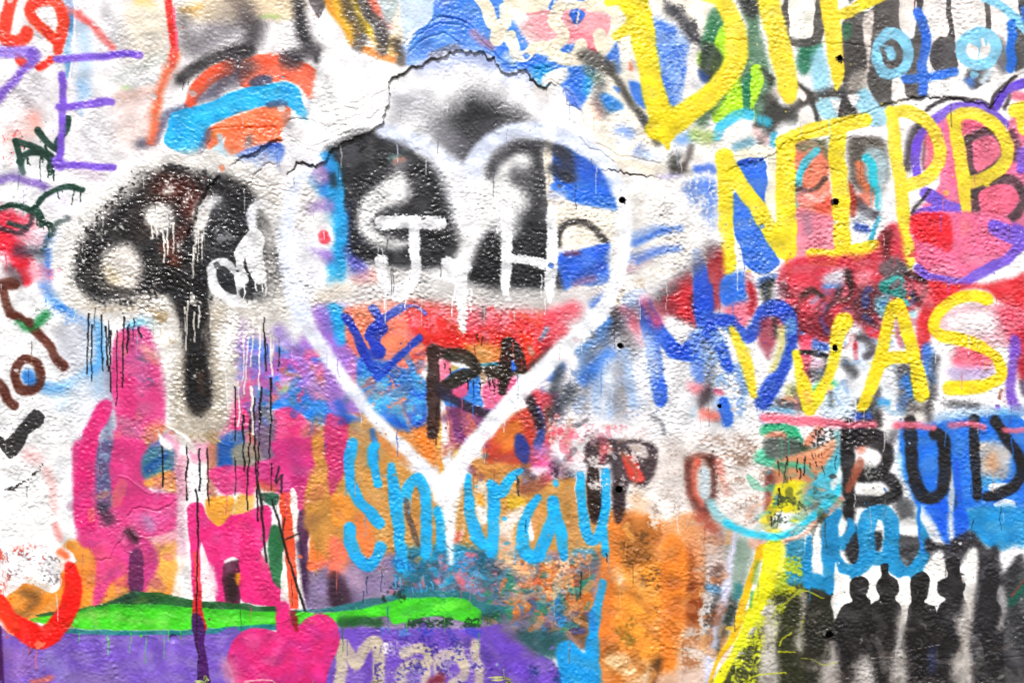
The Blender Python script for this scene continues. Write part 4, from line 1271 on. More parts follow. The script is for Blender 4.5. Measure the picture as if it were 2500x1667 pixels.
p 3c70e0 60 .95 60,1300 140,1200 280,1220 290,1440 270,1560 160,1420
z f8f8fa .0 60 0,1200 280,1200 280,1600 0,1600
s 3a68d8 50 36 .9 170,1130 250,1120 280,1140
s 44403c 50 40 .8 20,1130 80,1120
s 443c38 40 30 .8 60,1140 110,1060 130,980
p 7cacec 50 .9 20,920 120,880 180,920 100,960 40,960
s b0c870 90 60 .9 160,900 240,920
# ============================================================ yellow block letters at the top
@letter|huge yellow letter D reaching the top edge
T 820 0 2.735
s fae010 170 20 1 1950,-40,190 2030,120,170 2060,300,160 2090,460,140 2120,620,150 2180,800,170 2200,880,150
s fae010 70 14 1 2200,920,80 2220,990,26
s fce420 60 12 1 1820,10 1900,10 2060,5
s fae438 90 16 1 1880,240,60 1960,180,90 2000,120
T 1640 0 2.735
s fae010 150 22 1 -100,860 0,820,170 120,740,150 240,650,140 330,560,130
s fce432 140 24 1 330,560 390,480 430,380,150 430,240,140 400,120,130 330,0,120 240,-60
s f6c808 30 26 .5 120,740 240,660 380,500
s f0c400 12 6 .8 370,262 440,264 500,266
@letter|huge yellow slanting stroke beside the letter D
s fce43a 150 20 1 630,-40 660,80 700,220,140 730,360,150 760,480,140 775,600,130
s fce43a 100 16 1 780,560 785,640
@letter|yellow letter F at the top edge
s fbe030 120 14 1 1040,-40 1060,100 1080,240,110 1095,380,100 1108,500,90
s fbe030 60 12 1 1108,480,86 1108,560,50 1102,600,16
s fbe030 76 14 1 1100,110 1180,80 1260,40 1340,0 1420,-40
@
p f6f4ec 8 1 1110,-60 1155,-60 1150,40 1118,60
s 4a4a48 30 14 .9 1190,0 1240,-30
# ============================================================ NIPP
@letter|yellow letter N of the word in the upper right
s fbe42c 110 14 1 350,1050,120 360,1180,110 360,1350,100 365,1600,100 375,1700,90 380,1760
s fbe42c 110 14 1 340,1060 400,1140 470,1250 560,1370 620,1480 690,1600 740,1670
s fbe42c 130 14 1 760,960,130 760,1150 760,1350 770,1550,130 785,1660,100
T 1640 547 2.735
s fbe42c 80 12 1 385,220,90 385,290,80 360,320,40
s fbe42c 120 12 1 640,40,60 700,60,130 760,120 780,190,100
d fbe42c 26 1 772,190,240
@letter|yellow letter I with broad serifs
T 1640 0 2.735
s fbe42c 100 14 1 740,980,80 800,920,90 960,870,100 1120,840,110 1290,800,90
s fbe42c 110 14 1 1110,900 1100,1050 1120,1180 1130,1350,120 1130,1500 1140,1640
T 1640 547 2.735
s fbe42c 70 12 1 930,200 1080,200 1200,170 1360,140
s fbe42c 80 12 1 930,240,60 1060,240 1180,230 1370,160,70
@letter|first yellow letter P with a long stem
T 1640 0 2.735
s fbe43c 84 14 1 1470,750 1480,850 1490,1000 1520,1180 1540,1350 1550,1500,90 1560,1600
s fbe43c 84 14 1 1470,750 1570,745 1680,800 1760,890 1795,1000 1770,1110 1700,1190 1600,1230 1530,1250
T 1640 547 2.735
s fbe43c 90 12 1 1560,20 1570,130 1575,240,90
s fbe43c 30 6 1 1575,260,60 1590,290,20 1600,320,10
@letter|second yellow letter P with a dripping stem
T 1640 0 2.735
s fbe43c 84 14 1 1880,800 1900,920 1930,1080 1950,1230,90 1965,1400,70 1970,1560
s fbe43c 86 14 1 1880,790 1960,760 2060,775 2160,840 2230,940 2240,1040 2190,1130 2090,1190 1970,1220
T 1640 547 2.735
s fbe43c 66 10 1 1972,-20 1978,90,70 1980,170,60
d fbe43c 14 1 1968,190,50
@letter|yellow letter cut by the right edge
T 1640 0 2.735
s fbe43c 90 12 1 2290,740 2420,700
s fbe43c 100 12 1 2340,740 2350,800 2360,860
@
s e0c000 12 6 .7 700,1010 800,940 900,890 1020,840 1140,800 1290,760
# ============================================================ F background (right middle)
T 1640 547 2.735
p f4f2f4 60 1 -120,-100 300,60 260,140 100,260 -120,420
p f2f0f2 60 1 -120,560 160,640 140,760 0,780 -120,760
p f0f0f2 60 1 -120,900 500,900 620,1160 560,1250 400,1600 -120,1600
p d83848 40 1 -20,380 120,330 160,560 160,680 60,620 -20,520
z 4c2c34 .2 50 0,330 160,330 160,680 0,640
p a02830 40 1 230,160 340,180 340,420 320,560 240,540
p d83c50 40 1 780,240 1300,200 1400,60 1500,0 1560,240 1560,400 1600,560 1400,760 1200,760 860,800 840,560 700,520
p 2c70dc 34 1 320,380 400,330 480,330 500,480 480,540 340,540
p f08098 40 1 340,560 520,520 540,600 480,700 400,640
p b02030 40 1 500,330 560,420 560,560 520,600
p 2c5cb8 40 .95 580,360 700,340 640,420 580,420
p 34342e 40 .95 590,400 680,370 680,500 620,530
p d8dce4 40 .95 680,420 760,380 760,500 680,520
p 701c2c 40 .95 700,540 880,560 900,660 860,760 720,700
p f08a98 40 .95 1240,320 1340,320 1300,420 1240,420
p dce4ee 50 .95 1020,340 1160,300 1140,400 1030,400
p 5ca4e8 40 .95 1000,410 1120,400 1140,450 1040,480
p ece8f0 30 1 500,340 580,380 560,400 520,380
s 241c1c 60 34 .9 1180,330 1190,420 1200,500
s 30201c 50 30 .9 860,520 900,460 960,450 1010,500 990,570 930,600
s a8a8c8 40 30 .8 940,520 970,500
s f27c94 60 40 .9 880,590 960,600
@paint_stroke|pink diagonal stroke on the dark red ground
s f06880 70 26 .95 920,660 1000,590 1080,520 1150,450
@
s 3c2c34 60 40 .85 860,620 960,600 1060,530 1120,440
s 283c28 40 40 .7 1130,510 1180,520
p 782030 50 .9 900,660 1080,600 1060,740 900,760
p 58343c 60 .9 1200,460 1380,420 1380,640 1280,680 1200,600
p 5c5c60 40 .95 1400,260 1500,220 1600,320 1520,380 1400,340
s 5c1c20 60 40 .9 1440,60 1430,200
p 30b8b0 30 1 1380,400 1440,360 1540,360 1580,480 1600,600 1540,520 1460,480 1400,460
p 80d0e0 40 .9 1360,500 1460,480 1420,640 1380,640
s 0c7c70 40 24 .9 1400,430 1450,430
p a8d8e8 50 .9 1560,560 1640,600 1660,700 1620,660
p 801c28 40 .95 1560,330 1700,330 1700,520 1640,560 1570,440
s 3c3030 36 26 .9 1560,330 1680,370 1700,440 1640,500 1620,440
s c03040 40 30 .9 1620,400 1640,450
p f2749c 24 1 1640,-60 2200,-60 2280,100 2270,200 2100,280 1940,370 1800,360 1660,290 1620,160
p ee2434 26 1 1600,-60 1830,-60 1870,60 1860,180 1780,150 1640,100
@paint_stroke|violet zigzag under the pink field
s 8060d8 60 16 1 2150,20,100 2240,60,110 2330,100,110 2380,110
s 8060d8 70 16 1 2320,160 2240,230 2130,290 2020,350 1940,400
s 8060d8 50 16 1 1640,290 1720,350 1830,370 1960,400
@
p e02c38 36 1 1720,380 1900,400 2080,400 2280,360 2360,330 2360,560 2300,560 2200,520 2100,440 1960,440 1840,520 1760,600 1700,900 1640,860 1640,640 1700,500
p f0506c 60 .9 2140,560 2360,560 2360,760 2240,800 2160,700
p e8b4c0 60 1 1800,600 2100,520 2200,660 2240,800 2150,800 1900,740 1780,680
p f8f0f2 60 1 1840,620 2080,580 2160,700 2000,740 1860,700
p f4607c 60 .95 1880,820 2100,800 2160,900 2100,980 1940,970 1860,900
s fbe0e4 90 70 .8 1780,820 1840,860
p f6f4f6 50 1 1760,780 1880,800 1850,960 1800,1040 1740,900
p 4484e0 40 .95 1660,830 1740,820 1760,1040 1700,1030
s 3c3c44 60 50 .8 1760,900 1740,1040 1740,1140
p c8b4e0 60 .9 1860,960 2120,960 2140,1040 1900,1060
p c02038 50 .9 2300,740 2380,700 2380,980 2320,960
@paint_stroke|violet stroke running down the right edge
s 7c50c8 70 30 .95 2290,780 2290,900 2270,1000 2260,1120 2300,1240 2370,1300
@
p b01c30 40 .9 2310,900 2370,900 2370,1040 2320,1040
s 3c3050 40 30 .8 2340,1060 2352,1130
p f0f2f6 50 1 1100,700 1260,680 1360,960 1280,1200 1160,1280 1060,1280 1080,1000
p dce6f4 50 .95 1240,800 1320,830 1320,960 1220,960
s 4c444c 50 30 .9 1240,760 1320,780 1340,840 1300,880
s c02434 30 20 .9 1225,800 1230,890
s 3c3c40 60 40 .85 1160,930 1220,1000
p f05070 36 1 860,760 930,760 940,820 920,960 860,960
s 202024 36 14 .95 860,855 960,860 1030,880
s 2c5cc0 50 30 .9 960,810 1020,820
p 3a3034 40 .95 880,980 1000,960 1030,900 1040,1000 960,1050 900,1030
s f05c78 50 30 .9 880,940 900,1080
p c8a8bc 40 .8 930,890 1010,900 1000,960 940,960
p 38c880 40 .9 940,1080 1090,1040 1110,1120 1040,1140 960,1200
s f07878 40 30 .8 870,1100 900,1060
p e8e4ec 40 .95 1400,640 1500,560 1560,700 1540,840 1430,840
s b85c70 50 30 .8 1520,700 1530,800
p 4c4c54 50 .9 1480,960 1620,940 1640,1180 1520,1220 1500,1080
s 3080d8 50 40 .9 1560,1040 1600,1130
s f09898 50 50 .8 1400,1000 1440,1060
p e4ecf4 60 .95 1340,960 1480,960 1480,1220 1400,1230 1340,1100
p d8e8f8 50 1 1040,1100 1200,1100 1200,1280 1000,1290
s 4c5c64 40 40 .8 1060,1130 1060,1200
p 505058 50 .95 700,1160 880,1180 880,1250 720,1240
p c8c870 40 .9 760,1080 840,1060 860,1140 760,1150
s e8a480 40 30 .8 760,1160 860,1180
s 60b4e4 40 40 .8 660,1230 800,1260
p 3a3634 40 .95 1210,1180 1320,1160 1390,1100 1390,1400 1330,1400 1240,1260
p 284cb0 24 .95 1210,1260 1330,1270 1330,1310 1240,1310
s 38a0e0 40 30 .9 1390,1190 1440,1190
p fbf6ee 24 1 1530,1290 1620,1260 1700,1270 1740,1330 1690,1340 1560,1330
s 58504c 60 50 .8 1560,1240 1700,1220
s 302c2c 50 40 .8 1710,1160 1720,1300
s 4c4c50 40 30 .85 1870,1200 1960,1210 2040,1210
z 8c8c90 .3 50 1820,1170 2080,1170 2080,1230 1820,1230
p a8ccf0 60 .95 1800,1260 2360,1220 2360,1340 1840,1360
s 5cb0f0 60 50 .8 2200,1260 2340,1320
s 803828 20 14 .8 2200,1110 2190,1160
d e0ccc8 12 .9 2222,1100,90 2200,1150,80
f 51 60 46 700 380 1660 700 .6 a02830 c83040 601c28 e06070 3c2c30 f08a98 2c5cb8 d83c50
f 52 70 44 120 700 1750 1280 .5 4484e0 9cb8dc 484850 e8ecf4 f0f4f8 6c98d0 c8d0dc 50a0dc e89098
# pink line
@graffiti_line|long pink horizontal line
s f4849c 56 40 .95 620,1290 800,1305 1000,1320
s f4849c 50 36 .95 1000,1325 1200,1340 1350,1335
s f4849c 46 34 .95 1500,1340 1640,1345 1750,1360
s f4849c 46 34 .95 1860,1345 1960,1335 2080,1350
s f4849c 46 34 .95 2220,1370 2380,1380
@
s 6c4440 60 50 .8 1220,1360 1300,1330
s 3c3c3c 50 40 .85 1380,1280 1360,1350 1320,1410
# bottom of F
@paint_patch|green patch between orange curves
p 24b078 22 1 600,1350 700,1330 830,1350 860,1420 900,1500 820,1520 780,1440 700,1380 600,1440
@
p f08c70 26 .95 600,1420 680,1380 760,1400 800,1500 720,1460 640,1440
s f09474 56 26 .95 980,1370 930,1430 900,1480
p 5c5c4c 40 .95 640,1440 760,1430 800,1560 780,1640 600,1640
s 1c3c2c 60 26 .95 790,1490 880,1510 960,1520
z 181c1c .1 40 950,1360 1080,1370 1100,1480 1000,1500 940,1500
p f0a880 26 1 760,1540 960,1500 1080,1440 1120,1480 1000,1640 780,1700
s 54b0b8 40 40 .8 1110,1400 1120,1500
p c0bcbc 40 1 1140,1380 1240,1370 1200,1500 1140,1480
s 3050a0 60 50 .85 1250,1370 1220,1460
s e08870 60 40 .85 1290,1440 1260,1500
p f0ecec 30 1 1340,1370 1480,1380 1470,1500 1340,1480
s 484850 60 40 .7 1490,1400 1440,1480
p 9cb4cc 50 .9 1120,1460 1140,1560 1100,1640 1080,1560
# ============================================================ I background
T 1640 1094 2.735
p fbf6f4 60 1 -120,-60 640,-60 640,460 500,560 360,640 240,440 100,440 -120,300
p c8a090 60 .8 80,60 180,40 290,60 300,360 200,440 110,400
z 4c2c28 .0 50 80,20 180,20 300,40 300,420 180,460 90,380
p e6dcd6 70 .8 -120,-60 640,-60 640,440 480,540 340,560 240,440 100,380 -120,300
z a48878 1.2 60 -100,-60 640,-60 640,500 -100,460
@letter|rust brown letter O ring on white
s 7c4438 50 30 .9 110,100 150,60 210,50 270,80
s d8604c 54 30 .9 170,90 140,180 150,300 210,400
s 6c3830 44 30 .85 110,80 110,240 160,380 220,430
s 5c3430 50 30 .85 260,60 280,200 260,340 230,410
@
s c4d4dc 60 22 .95 215,160 225,240 215,310
s f07c6c 50 40 .7 310,90 330,160
s c87c68 50 50 .6 340,210 370,290
p e8a068 60 .9 -60,560 60,440 180,440 300,520 360,640 240,720 100,700 -60,720
s a84c40 110 70 .8 210,470 290,560 340,610
p ec8830 34 1 -60,640 100,660 110,900 100,1200 40,1600 -60,1600
p a85c2c 44 1 110,660 220,700 230,1000 130,1250 90,1160 110,900
s e8a070 60 40 .9 150,600 190,760 180,860
p 8a4018 40 .9 110,900 210,960 200,1100 150,1240 110,1180
p c8b4ac 60 .9 220,560 380,620 420,700 380,900 300,920 240,900 220,760
p 5c3c34 40 .8 270,800 340,780 340,900 280,920
s 3c84b8 60 50 .8 240,920 330,960
s b8c0bc 130 90 .9 400,560 460,700
p 7c9484 50 .9 380,640 540,620 520,760 470,960 400,960
p e8a890 40 .8 540,590 880,590 800,680 560,680
p 3c3c3c 50 .9 240,1000 420,980 420,1100 300,1300 230,1400 180,1400
z e8e4e2 .0 50 180,960 280,1000 260,1500 200,1600 160,1400
p dccfc6 60 .95 60,1240 200,1200 240,1400 200,1600 60,1600
z b06c3c .3 50 60,1180 200,1180 200,1600 60,1600
p e4c8b8 60 .9 -60,1500 240,1460 260,1620 -60,1620
@paint_stroke|lavender white slanting spray line
s dcdcf4 40 34 1 420,560,40 390,760,40 370,900,50 340,1060,60 300,1240,70 250,1440,50 240,1600
@
p 3c8488 36 .95 420,900 470,920 460,1000 410,1010
p 2c3830 50 .95 340,1100 420,1040 400,1200 300,1400
f 53 30 60 -40 500 420 1400 .5 e8a068 a85c2c f0a050 c8b4ac 8a4018 d89060 e8d0c0
# grimy yellow dark region
p 3c4020 60 1 700,920 860,880 1080,900 1100,1200 1080,1660 260,1660 420,1400 560,1200 660,1020
s 20c4c8 40 20 .7 700,920 760,860
p 2c8cb0 40 1 760,640 900,600 880,880 700,940 760,780
z c8d020 -.1 50 640,760 860,720 860,900 700,1300 560,1300 560,1100
z a8a810 .3 60 500,1000 900,900 900,1250 500,1400
@paint_stroke|broad yellow slanting band with an amber edge
p f6c010 14 1 600,640 640,680 560,800 530,960 500,1060 440,1250 330,1400 260,1560 230,1600 300,1400 390,1240 440,1060 500,880 560,700
p f4f018 16 1 620,640 740,600 750,740 720,860 640,1000 580,1120 500,1250 420,1400 340,1560 260,1580 400,1350 470,1180 540,1000 600,800
s fafa80 30 20 .8 750,620 740,740 700,860
@
s 80a840 40 30 .7 570,760 550,880
s 50a850 20 14 .8 540,960 530,1060
z e0e828 .2 50 440,1200 640,1100 640,1560 380,1560
# left part of bottom: worn white verticals and grime
p b8b0a8 50 .9 620,1100 680,1050 720,1200 690,1400 680,1640 600,1640 600,1300
p 3a3c22 50 1 700,960 860,940 880,1200 860,1400 720,1400 680,1200
z a8b418 .5 50 680,940 880,940 880,1340 680,1340
p 241f1c 30 1 880,960 960,940 1060,980 1090,1100 1080,1200 1060,1300 1100,1640 700,1640 700,1360 860,1340 880,1200
p 6c6458 40 .8 860,1000 900,980 900,1080 870,1120
# orange and teal around the mask
p 54c8a0 26 1 560,20 640,0 700,80 660,120 560,100
p 5c6460 30 .95 620,-60 840,-60 860,20 760,60 640,60
p e0946c 24 1 680,130 720,80 940,50 1060,0 1060,120 920,240 700,240
s 48b890 40 26 .9 700,120 800,110 900,130
p 7c4038 36 .95 630,180 680,160 700,400 620,440 620,300
p f0e428 24 1 700,240 900,230 860,420 720,420 640,500 600,480 660,360
s f4e820 60 20 1 790,250 760,400
p a8b890 50 .9 860,260 960,240 940,400 860,460
z 2c4030 .2 40 700,300 900,260 940,420 740,520 640,480
p 4cb8d0 34 1 930,240 1060,60 1110,0 1140,60 1120,260 1020,380 900,380 880,320
p f4f6f6 20 1 1060,240 1110,140 1140,110 1130,200 1090,280
s e08470 50 30 .9 960,480 1040,420 1120,340
p 3c2c24 26 .95 980,420 1030,380 1040,460 1000,500
s 8c8070 60 50 .7 950,400 990,350
s ecd848 60 40 .9 620,470 640,520 700,560
s 94c098 60 40 .9 820,480 880,470
@paint_stroke|long cyan arc sweeping under the white field
s a4dce4 60 26 .95 260,360 300,440 360,500
s 38cdec 50 26 1 360,500 450,540 560,575 680,590 780,570 860,530 920,480 980,420 1060,350 1120,270
@
s f2b49c 30 24 .8 760,620 880,570 960,510
f 54 40 40 640 120 1100 500 .6 e0946c 48b890 f0e428 4cb8d0 5c6460 c8a878 9cc0b0 384838
# drips of the mask: short rows
d 2c1c14 9 .9 716,100,110 760,100,120 845,60,120 880,80,100 712,260,120 725,270,90 760,60,60 795,190,20 925,100,40 995,110,60 960,90,40 895,60,120
d 2c1c14 9 .9 845,-30,20 870,-30,20 900,-30,20 935,30,40 960,30,30 985,30,30 1005,20,40 850,130,70
d 2c2c10 9 .9 668,450,70 690,460,50 712,460,60 735,470,20
# ============================================================ BUD
p 1c74e4 36 1 1530,-160 1620,-160 2400,-180 2400,440 2200,420 1980,400 1900,420 1600,380 1530,200
p f4f6f8 30 1 1470,120 1530,60 1560,200 1600,300 1640,480 1560,560 1500,340
s b4dcf4 60 40 .9 1520,60 1560,180
p 1c84e8 30 1 1540,-40 1590,-40 1590,180 1550,200
p 3c3c40 60 .9 1500,340 1600,360 1640,520 1520,480
z 606468 .2 50 1480,200 1620,240 1640,520 1500,500
p d0c8c0 40 1 2040,-40 2240,-20 2260,120 2220,200 2080,190 2040,60
s c88c60 90 70 .7 2140,80 2160,140
s 909ca8 60 40 .8 2090,190 2200,170
s 50a8e0 80 40 .9 2080,230 2160,240
@cloud_blot|white blots on the blue beside the letter D
p f8fafc 10 1 2120,240 2200,230 2260,240 2240,290 2160,305 2120,280
p f6faff 10 1 2150,370 2220,340 2290,360 2280,410 2210,430 2170,400
p f8fcff 9 1 2250,540 2290,560 2310,600 2350,640 2330,700 2260,690 2235,640 2250,590
@
p 1b8fd0 34 1 1900,420 2360,400 2360,640 2240,680 2120,660 2000,560
p e4eaf2 40 1 1640,400 1800,400 1860,560 1720,600 1660,520
s d0d4d8 36 16 1 1850,140 1870,280 1850,460
s 2c2c30 20 14 .7 1905,280 1890,420
p 0c62ec 30 1 1680,400 1760,360 1840,340 1850,600 1920,660 1860,680 1800,600 1760,500
p 1060e8 30 1 1880,420 1960,400 1980,560 1900,660
s 1c60dc 40 20 1 1900,100 1920,340
@letter|black letter B of the lower right word
s 1c1a1e 90 20 1 1180,-160 1170,0 1180,140 1180,300
s 201c20 84 24 1 1180,-40 1300,-60 1420,0 1440,80 1380,160 1260,170
s 1c1c20 84 24 1 1260,190 1400,180 1490,250 1480,320 1340,350 1200,350
s 201c22 60 24 1 1200,-100 1300,-130 1400,-80
@letter|black letter U of the lower right word
s 1c1a1e 84 20 1 1590,-180 1600,0 1610,140 1640,260 1700,330 1780,310 1820,220 1820,60 1810,-60 1760,-100
@letter|black letter D of the lower right word
s 1c1a1e 64 16 1 2020,-200 2020,0 2030,160 2040,320
s 1c1a1e 74 20 1 2160,-180 2250,-40 2310,40 2335,140 2300,240 2200,300 2110,320
@
p ac5c44 20 .9 1230,80 1270,70 1280,120 1230,240 1180,300 1160,260
z 9a9c98 .0 36 1280,100 1360,80 1420,120 1400,220 1280,220
p f4f2ee 10 1 1260,260 1320,240 1410,250 1440,280 1400,320 1310,310
s 2c74c8 16 8 .9 1420,270 1432,290
p 201e22 30 1 1140,360 1220,340 1220,480 1150,470
p f6f8fa 30 1 1090,440 1140,460 1160,540 1090,580
d 1c1a1e 9 .9 1100,60,110 1180,500,70 1190,480,60 2018,490,60 1020,470,40 1560,40,60
# black and white ground behind the teal scrawl
p 3a3a3e 40 1 1480,560 1660,560 1700,600 1720,740 1640,800 1520,760
p f4f4f4 24 1 1510,500 1560,470 1640,480 1660,580 1520,570
s 8c8c90 40 30 .8 1540,740 1560,760
p 2c2c30 24 1 1160,540 1240,520 1260,700 1220,780 1160,700
p fdfcfa 14 1 1310,560 1340,490 1380,520 1400,570
p 323236 20 1 1310,570 1400,560 1400,660 1360,700 1320,680
s f4f4f4 30 10 1 965,620 975,720 950,860
s f6f6f6 20 10 1 900,580 890,760
@brush_lettering|teal blue word of rounded letters
s 1690ca 120 16 1 1110,430,60 1060,520,100 1060,640 1090,760,110 1180,820,100 1290,760,100 1300,620,110 1300,520 1350,430,110 1440,450,110 1470,560,100 1460,680,110 1480,770 1560,830,90 1640,800,90 1680,700,70 1690,600,60 1650,480,30 1648,390,16
s 1690ca 80 16 1 1060,500 1040,700 1060,940
s 1690ca 80 16 1 920,600,40 905,760,60 910,900,70
s 1690ca 90 16 1 1080,640 1160,620 1200,540,60 1190,480,40
s 1690ca 100 20 1 940,880 1040,900
s 1690ca 90 16 1 1300,720 1400,740 1470,700
@
p 2c2c30 12 1 1180,620 1225,560 1250,640 1240,720 1215,770 1180,720
p 2e2e32 14 1 1165,640 1190,640 1200,720 1170,700
s 1c7ce0 16 6 1 1650,380 1655,560 1680,700
# ============================================================ silhouettes
p f8f6f2 16 1 1090,760 1120,830 1200,860 1200,1040 1140,1060 1090,1140 1040,1100 1080,950
p fbf9f5 14 1 1300,830 1400,790 1400,880 1380,1020 1310,1030
p fbf9f5 14 1 1500,880 1590,860 1600,1040 1540,1060 1500,1000
p fbf9f5 14 1 1680,800 1820,700 1830,840 1770,1040 1700,1040 1730,940
p fbf9f5 14 1 1960,680 2040,670 2060,840 2010,1060 1940,1220 1960,900
p 2c2a30 30 1 1700,600 1800,640 1960,560 2020,560 2100,660 2200,740 2200,1640 2000,1640 2000,1060 2040,860 2040,680 1980,680 1920,780 1830,760 1800,680 1700,700
s f4f4fa 110 50 1 2240,740 2290,700 2340,740
p 2c2c30 30 .95 2180,900 2260,780 2360,760 2360,1600 2140,1640 2150,1100
p 1c6050 40 .9 2250,1000 2360,860 2360,960 2260,1060
s c03030 12 10 .7 2270,980 2350,880
s 9a9aa0 60 50 .8 2190,960 2200,1060
p 201c1c 30 1 1090,1180 1900,1180 2000,1060 2000,1660 1080,1660
p c8c4c0 50 .9 1490,1060 1560,1060 1560,1160 1500,1300 1460,1500 1500,1640 1560,1640 1540,1400
@stencil_figure|first black silhouette from the left, half hidden by teal paint
p 2a2a22 16 1 870,1000 930,950 1000,960 1050,1000 1080,1120 1070,1220 1040,1300 1080,1400 1080,1660 880,1660 860,1400 900,1200 880,1100
@stencil_figure|black silhouette with a round bare head
p 1a181a 7 1 1190,910 1210,860 1260,850 1310,870 1320,920 1300,980 1330,1020 1330,1110 1360,1250 1340,1400 1330,1660 1100,1660 1110,1440 1085,1300 1085,1180 1110,1100 1150,1045 1205,1020 1190,970
@stencil_figure|black silhouette with a topknot
p 1a181a 7 1 1395,780 1440,770 1450,840 1500,880 1520,950 1490,1010 1530,1060 1530,1160 1500,1300 1480,1660 1340,1660 1350,1300 1320,1130 1330,1040 1385,1000 1365,930 1380,870 1400,840
@stencil_figure|black silhouette with a wide egg shaped head
p 1a181a 7 1 1590,900 1610,850 1680,820 1720,860 1725,930 1700,1000 1690,1030 1760,1060 1770,1180 1760,1400 1780,1660 1540,1660 1500,1400 1560,1200 1580,1060 1600,1020
@stencil_figure|tall black silhouette at the right of the row
p 1c1a1e 8 1 1825,740 1920,740 1930,840 1960,900 1950,980 1980,1060 1970,1200 1940,1300 1920,1660 1790,1660 1780,1400 1760,1160 1790,1040 1830,1010 1780,960 1780,890 1840,850
@
@stencil_figure|dark silhouette merging into the black at the right end of the row
p 232226 10 1 2000,1080 2050,1000 2075,900 2090,820 2130,790 2180,820 2195,900 2165,1000 2200,1080 2215,1400 2210,1660 2010,1660 2000,1400
@stencil_figure|olive black silhouette at the left end of the row
p 30321e 14 1 700,1240 730,1140 760,1060 790,1000 840,980 870,1010 880,1080 862,1180 880,1300 860,1660 700,1660
@
p d4cec8 60 .85 1530,1060 1575,1070 1560,1200 1545,1320 1570,1420 1570,1700 1430,1700 1470,1480 1500,1320 1500,1180
p d8d2cc 50 .85 1975,940 2030,900 2020,1080 1990,1240 2010,1420 1990,1560 1900,1440 1930,1300 1900,1180 1940,1060
p d8d4ce 50 .85 640,1080 690,1050 715,1180 690,1300 715,1440 700,1700 580,1700 600,1400 640,1240
p d4cec8 50 .8 850,960 900,980 890,1080 868,1160 880,1280 860,1360 820,1300 860,1160 870,1060
p d8d2cc 60 .8 1060,1290 1100,1330 1105,1440 1110,1700 980,1700 1010,1450 1050,1400
p d4cec8 70 .7 1240,1420 1330,1420 1340,1700 1210,1700
p d0cac4 60 .7 1880,1400 1970,1400 1970,1600 1890,1600
s d0ccc8 30 44 .7 2200,940 2215,1080 2185,1200
f 71 46 60 600 1180 2352 1640 .3 8c8480 b4aca6 6c6460 d0c8c4 4a4440 7c6c64
f 72 60 26 600 1100 2352 1640 .4 a8a098 c8c0ba 5c5450 8a7c74 2a2422
s 909098 20 24 .5 1540,1200 1500,1260
s 909098 20 24 .5 1550,1290 1500,1350
s 8c8c94 20 24 .5 2010,1280 2060,1240
s 8c8c94 20 24 .5 2000,1400 2060,1340
s 3c4c90 40 50 .5 1740,1340 1740,1480
s c0b8b4 3 2 .8 1330,1400 1480,1395 1600,1350 1780,1310
r 1.2 60 600,900 2400,900 2400,1700 600,1700
s e8e4e0 60 70 .5 1300,1460 1330,1600
p e4ded8 110 .4 1420,1400 1520,1400 1500,1480 1440,1470
p dcd8d0 110 .4 1880,1400 1970,1400 1960,1660 1900,1640
p dcd4d0 110 .4 1000,1440 1100,1420 1090,1660 1010,1640
p d8d0cc 110 .4 1240,1440 1320,1420 1320,1660 1220,1660
w 1.2 8 690,1130 760,1060 840,980 920,960 1010,1000
s b0b820 9 4 .9 660,1140 720,1060 840,970 900,950 1010,1000
s c8cc20 9 4 .9 720,1320 740,1270 800,1230
s c8cc20 9 4 .9 710,1360 820,1360
s c8cc20 9 4 .9 480,1560 560,1520 700,1500 760,1500
s a8ac30 6 3 .8 860,1400 940,1410 1010,1440 1100,1430
s a8ac30 6 3 .8 540,1470 560,1300 600,1180 680,1180
# ============================================================ silver arrow and black 4 shape (left centre)
T 0 0 .9408
p ede8e2 26 1 330,380 420,345 520,350 600,385 650,470 690,520 700,640 690,740 660,775 600,760 555,740 545,860 530,960 500,1000 450,1015 400,1000 380,900 365,790 345,740 220,735 165,700 135,640 125,560 180,490 260,430
p d4c8b6 24 .9 150,620 200,700 320,690 400,690 420,760 400,900 395,980 440,1010 510,990 520,900 500,800 520,720 600,700 560,690 470,700 420,640 300,700 190,690
z b49a70 .3 26 140,610 240,700 400,690 540,720 540,1000 400,1000 360,740 180,720
z fbfaf6 .25 24 130,480 340,380 640,420 680,740 560,740 540,960 390,980 380,720 150,700
# silver paint: metal flake coats
m .35 20 330,380 420,345 520,350 600,385 650,470 690,520 700,640 690,740 660,775 600,760 555,740 545,860 530,960 500,1000 450,1015 400,1000 380,900 365,790 345,740 220,735 165,700 135,640 125,560 180,490 260,430
@painted_symbol|tall black shape with two white dripping eyes
p 201e20 28 1 345,400 400,388 470,400 520,400 580,440 610,480 640,560 645,640 600,665 530,665 490,640 500,610 480,560 470,620 470,700 478,780 482,870 480,925 455,950 430,920 428,850 430,760 415,690 395,650 350,655 300,680 240,690 190,675 175,630 185,570 220,520 270,470 320,430
@
z 1c1a1c .5 18 330,385 420,375 600,430 660,560 655,680 500,700 490,930 430,950 410,700 300,705 165,690 165,560 260,440
s 43342e 60 50 .6 360,450 330,520
s 6e2c20 50 44 .8 380,430 430,440 440,480
s 7a3c28 30 24 .8 385,570 400,600
s 6c2a20 26 24 .6 420,530 400,560
s 2c3436 40 36 .6 560,580 560,600
p f2ece4 26 1 240,580 290,560 320,590 325,640 290,670 240,650 225,610
s e8e0d4 46 26 .8 250,640 290,655
s c8b894 30 20 .7 240,620 260,640
s 1a1818 14 16 .8 225,600 240,650 300,675
z f2efec 2.0 20 360,400 620,450 640,640 480,660 480,920 430,920 400,640 200,690 190,560
g 1 20 345,400 600,450 645,640 480,700 480,940 430,940 400,680 175,690 185,560
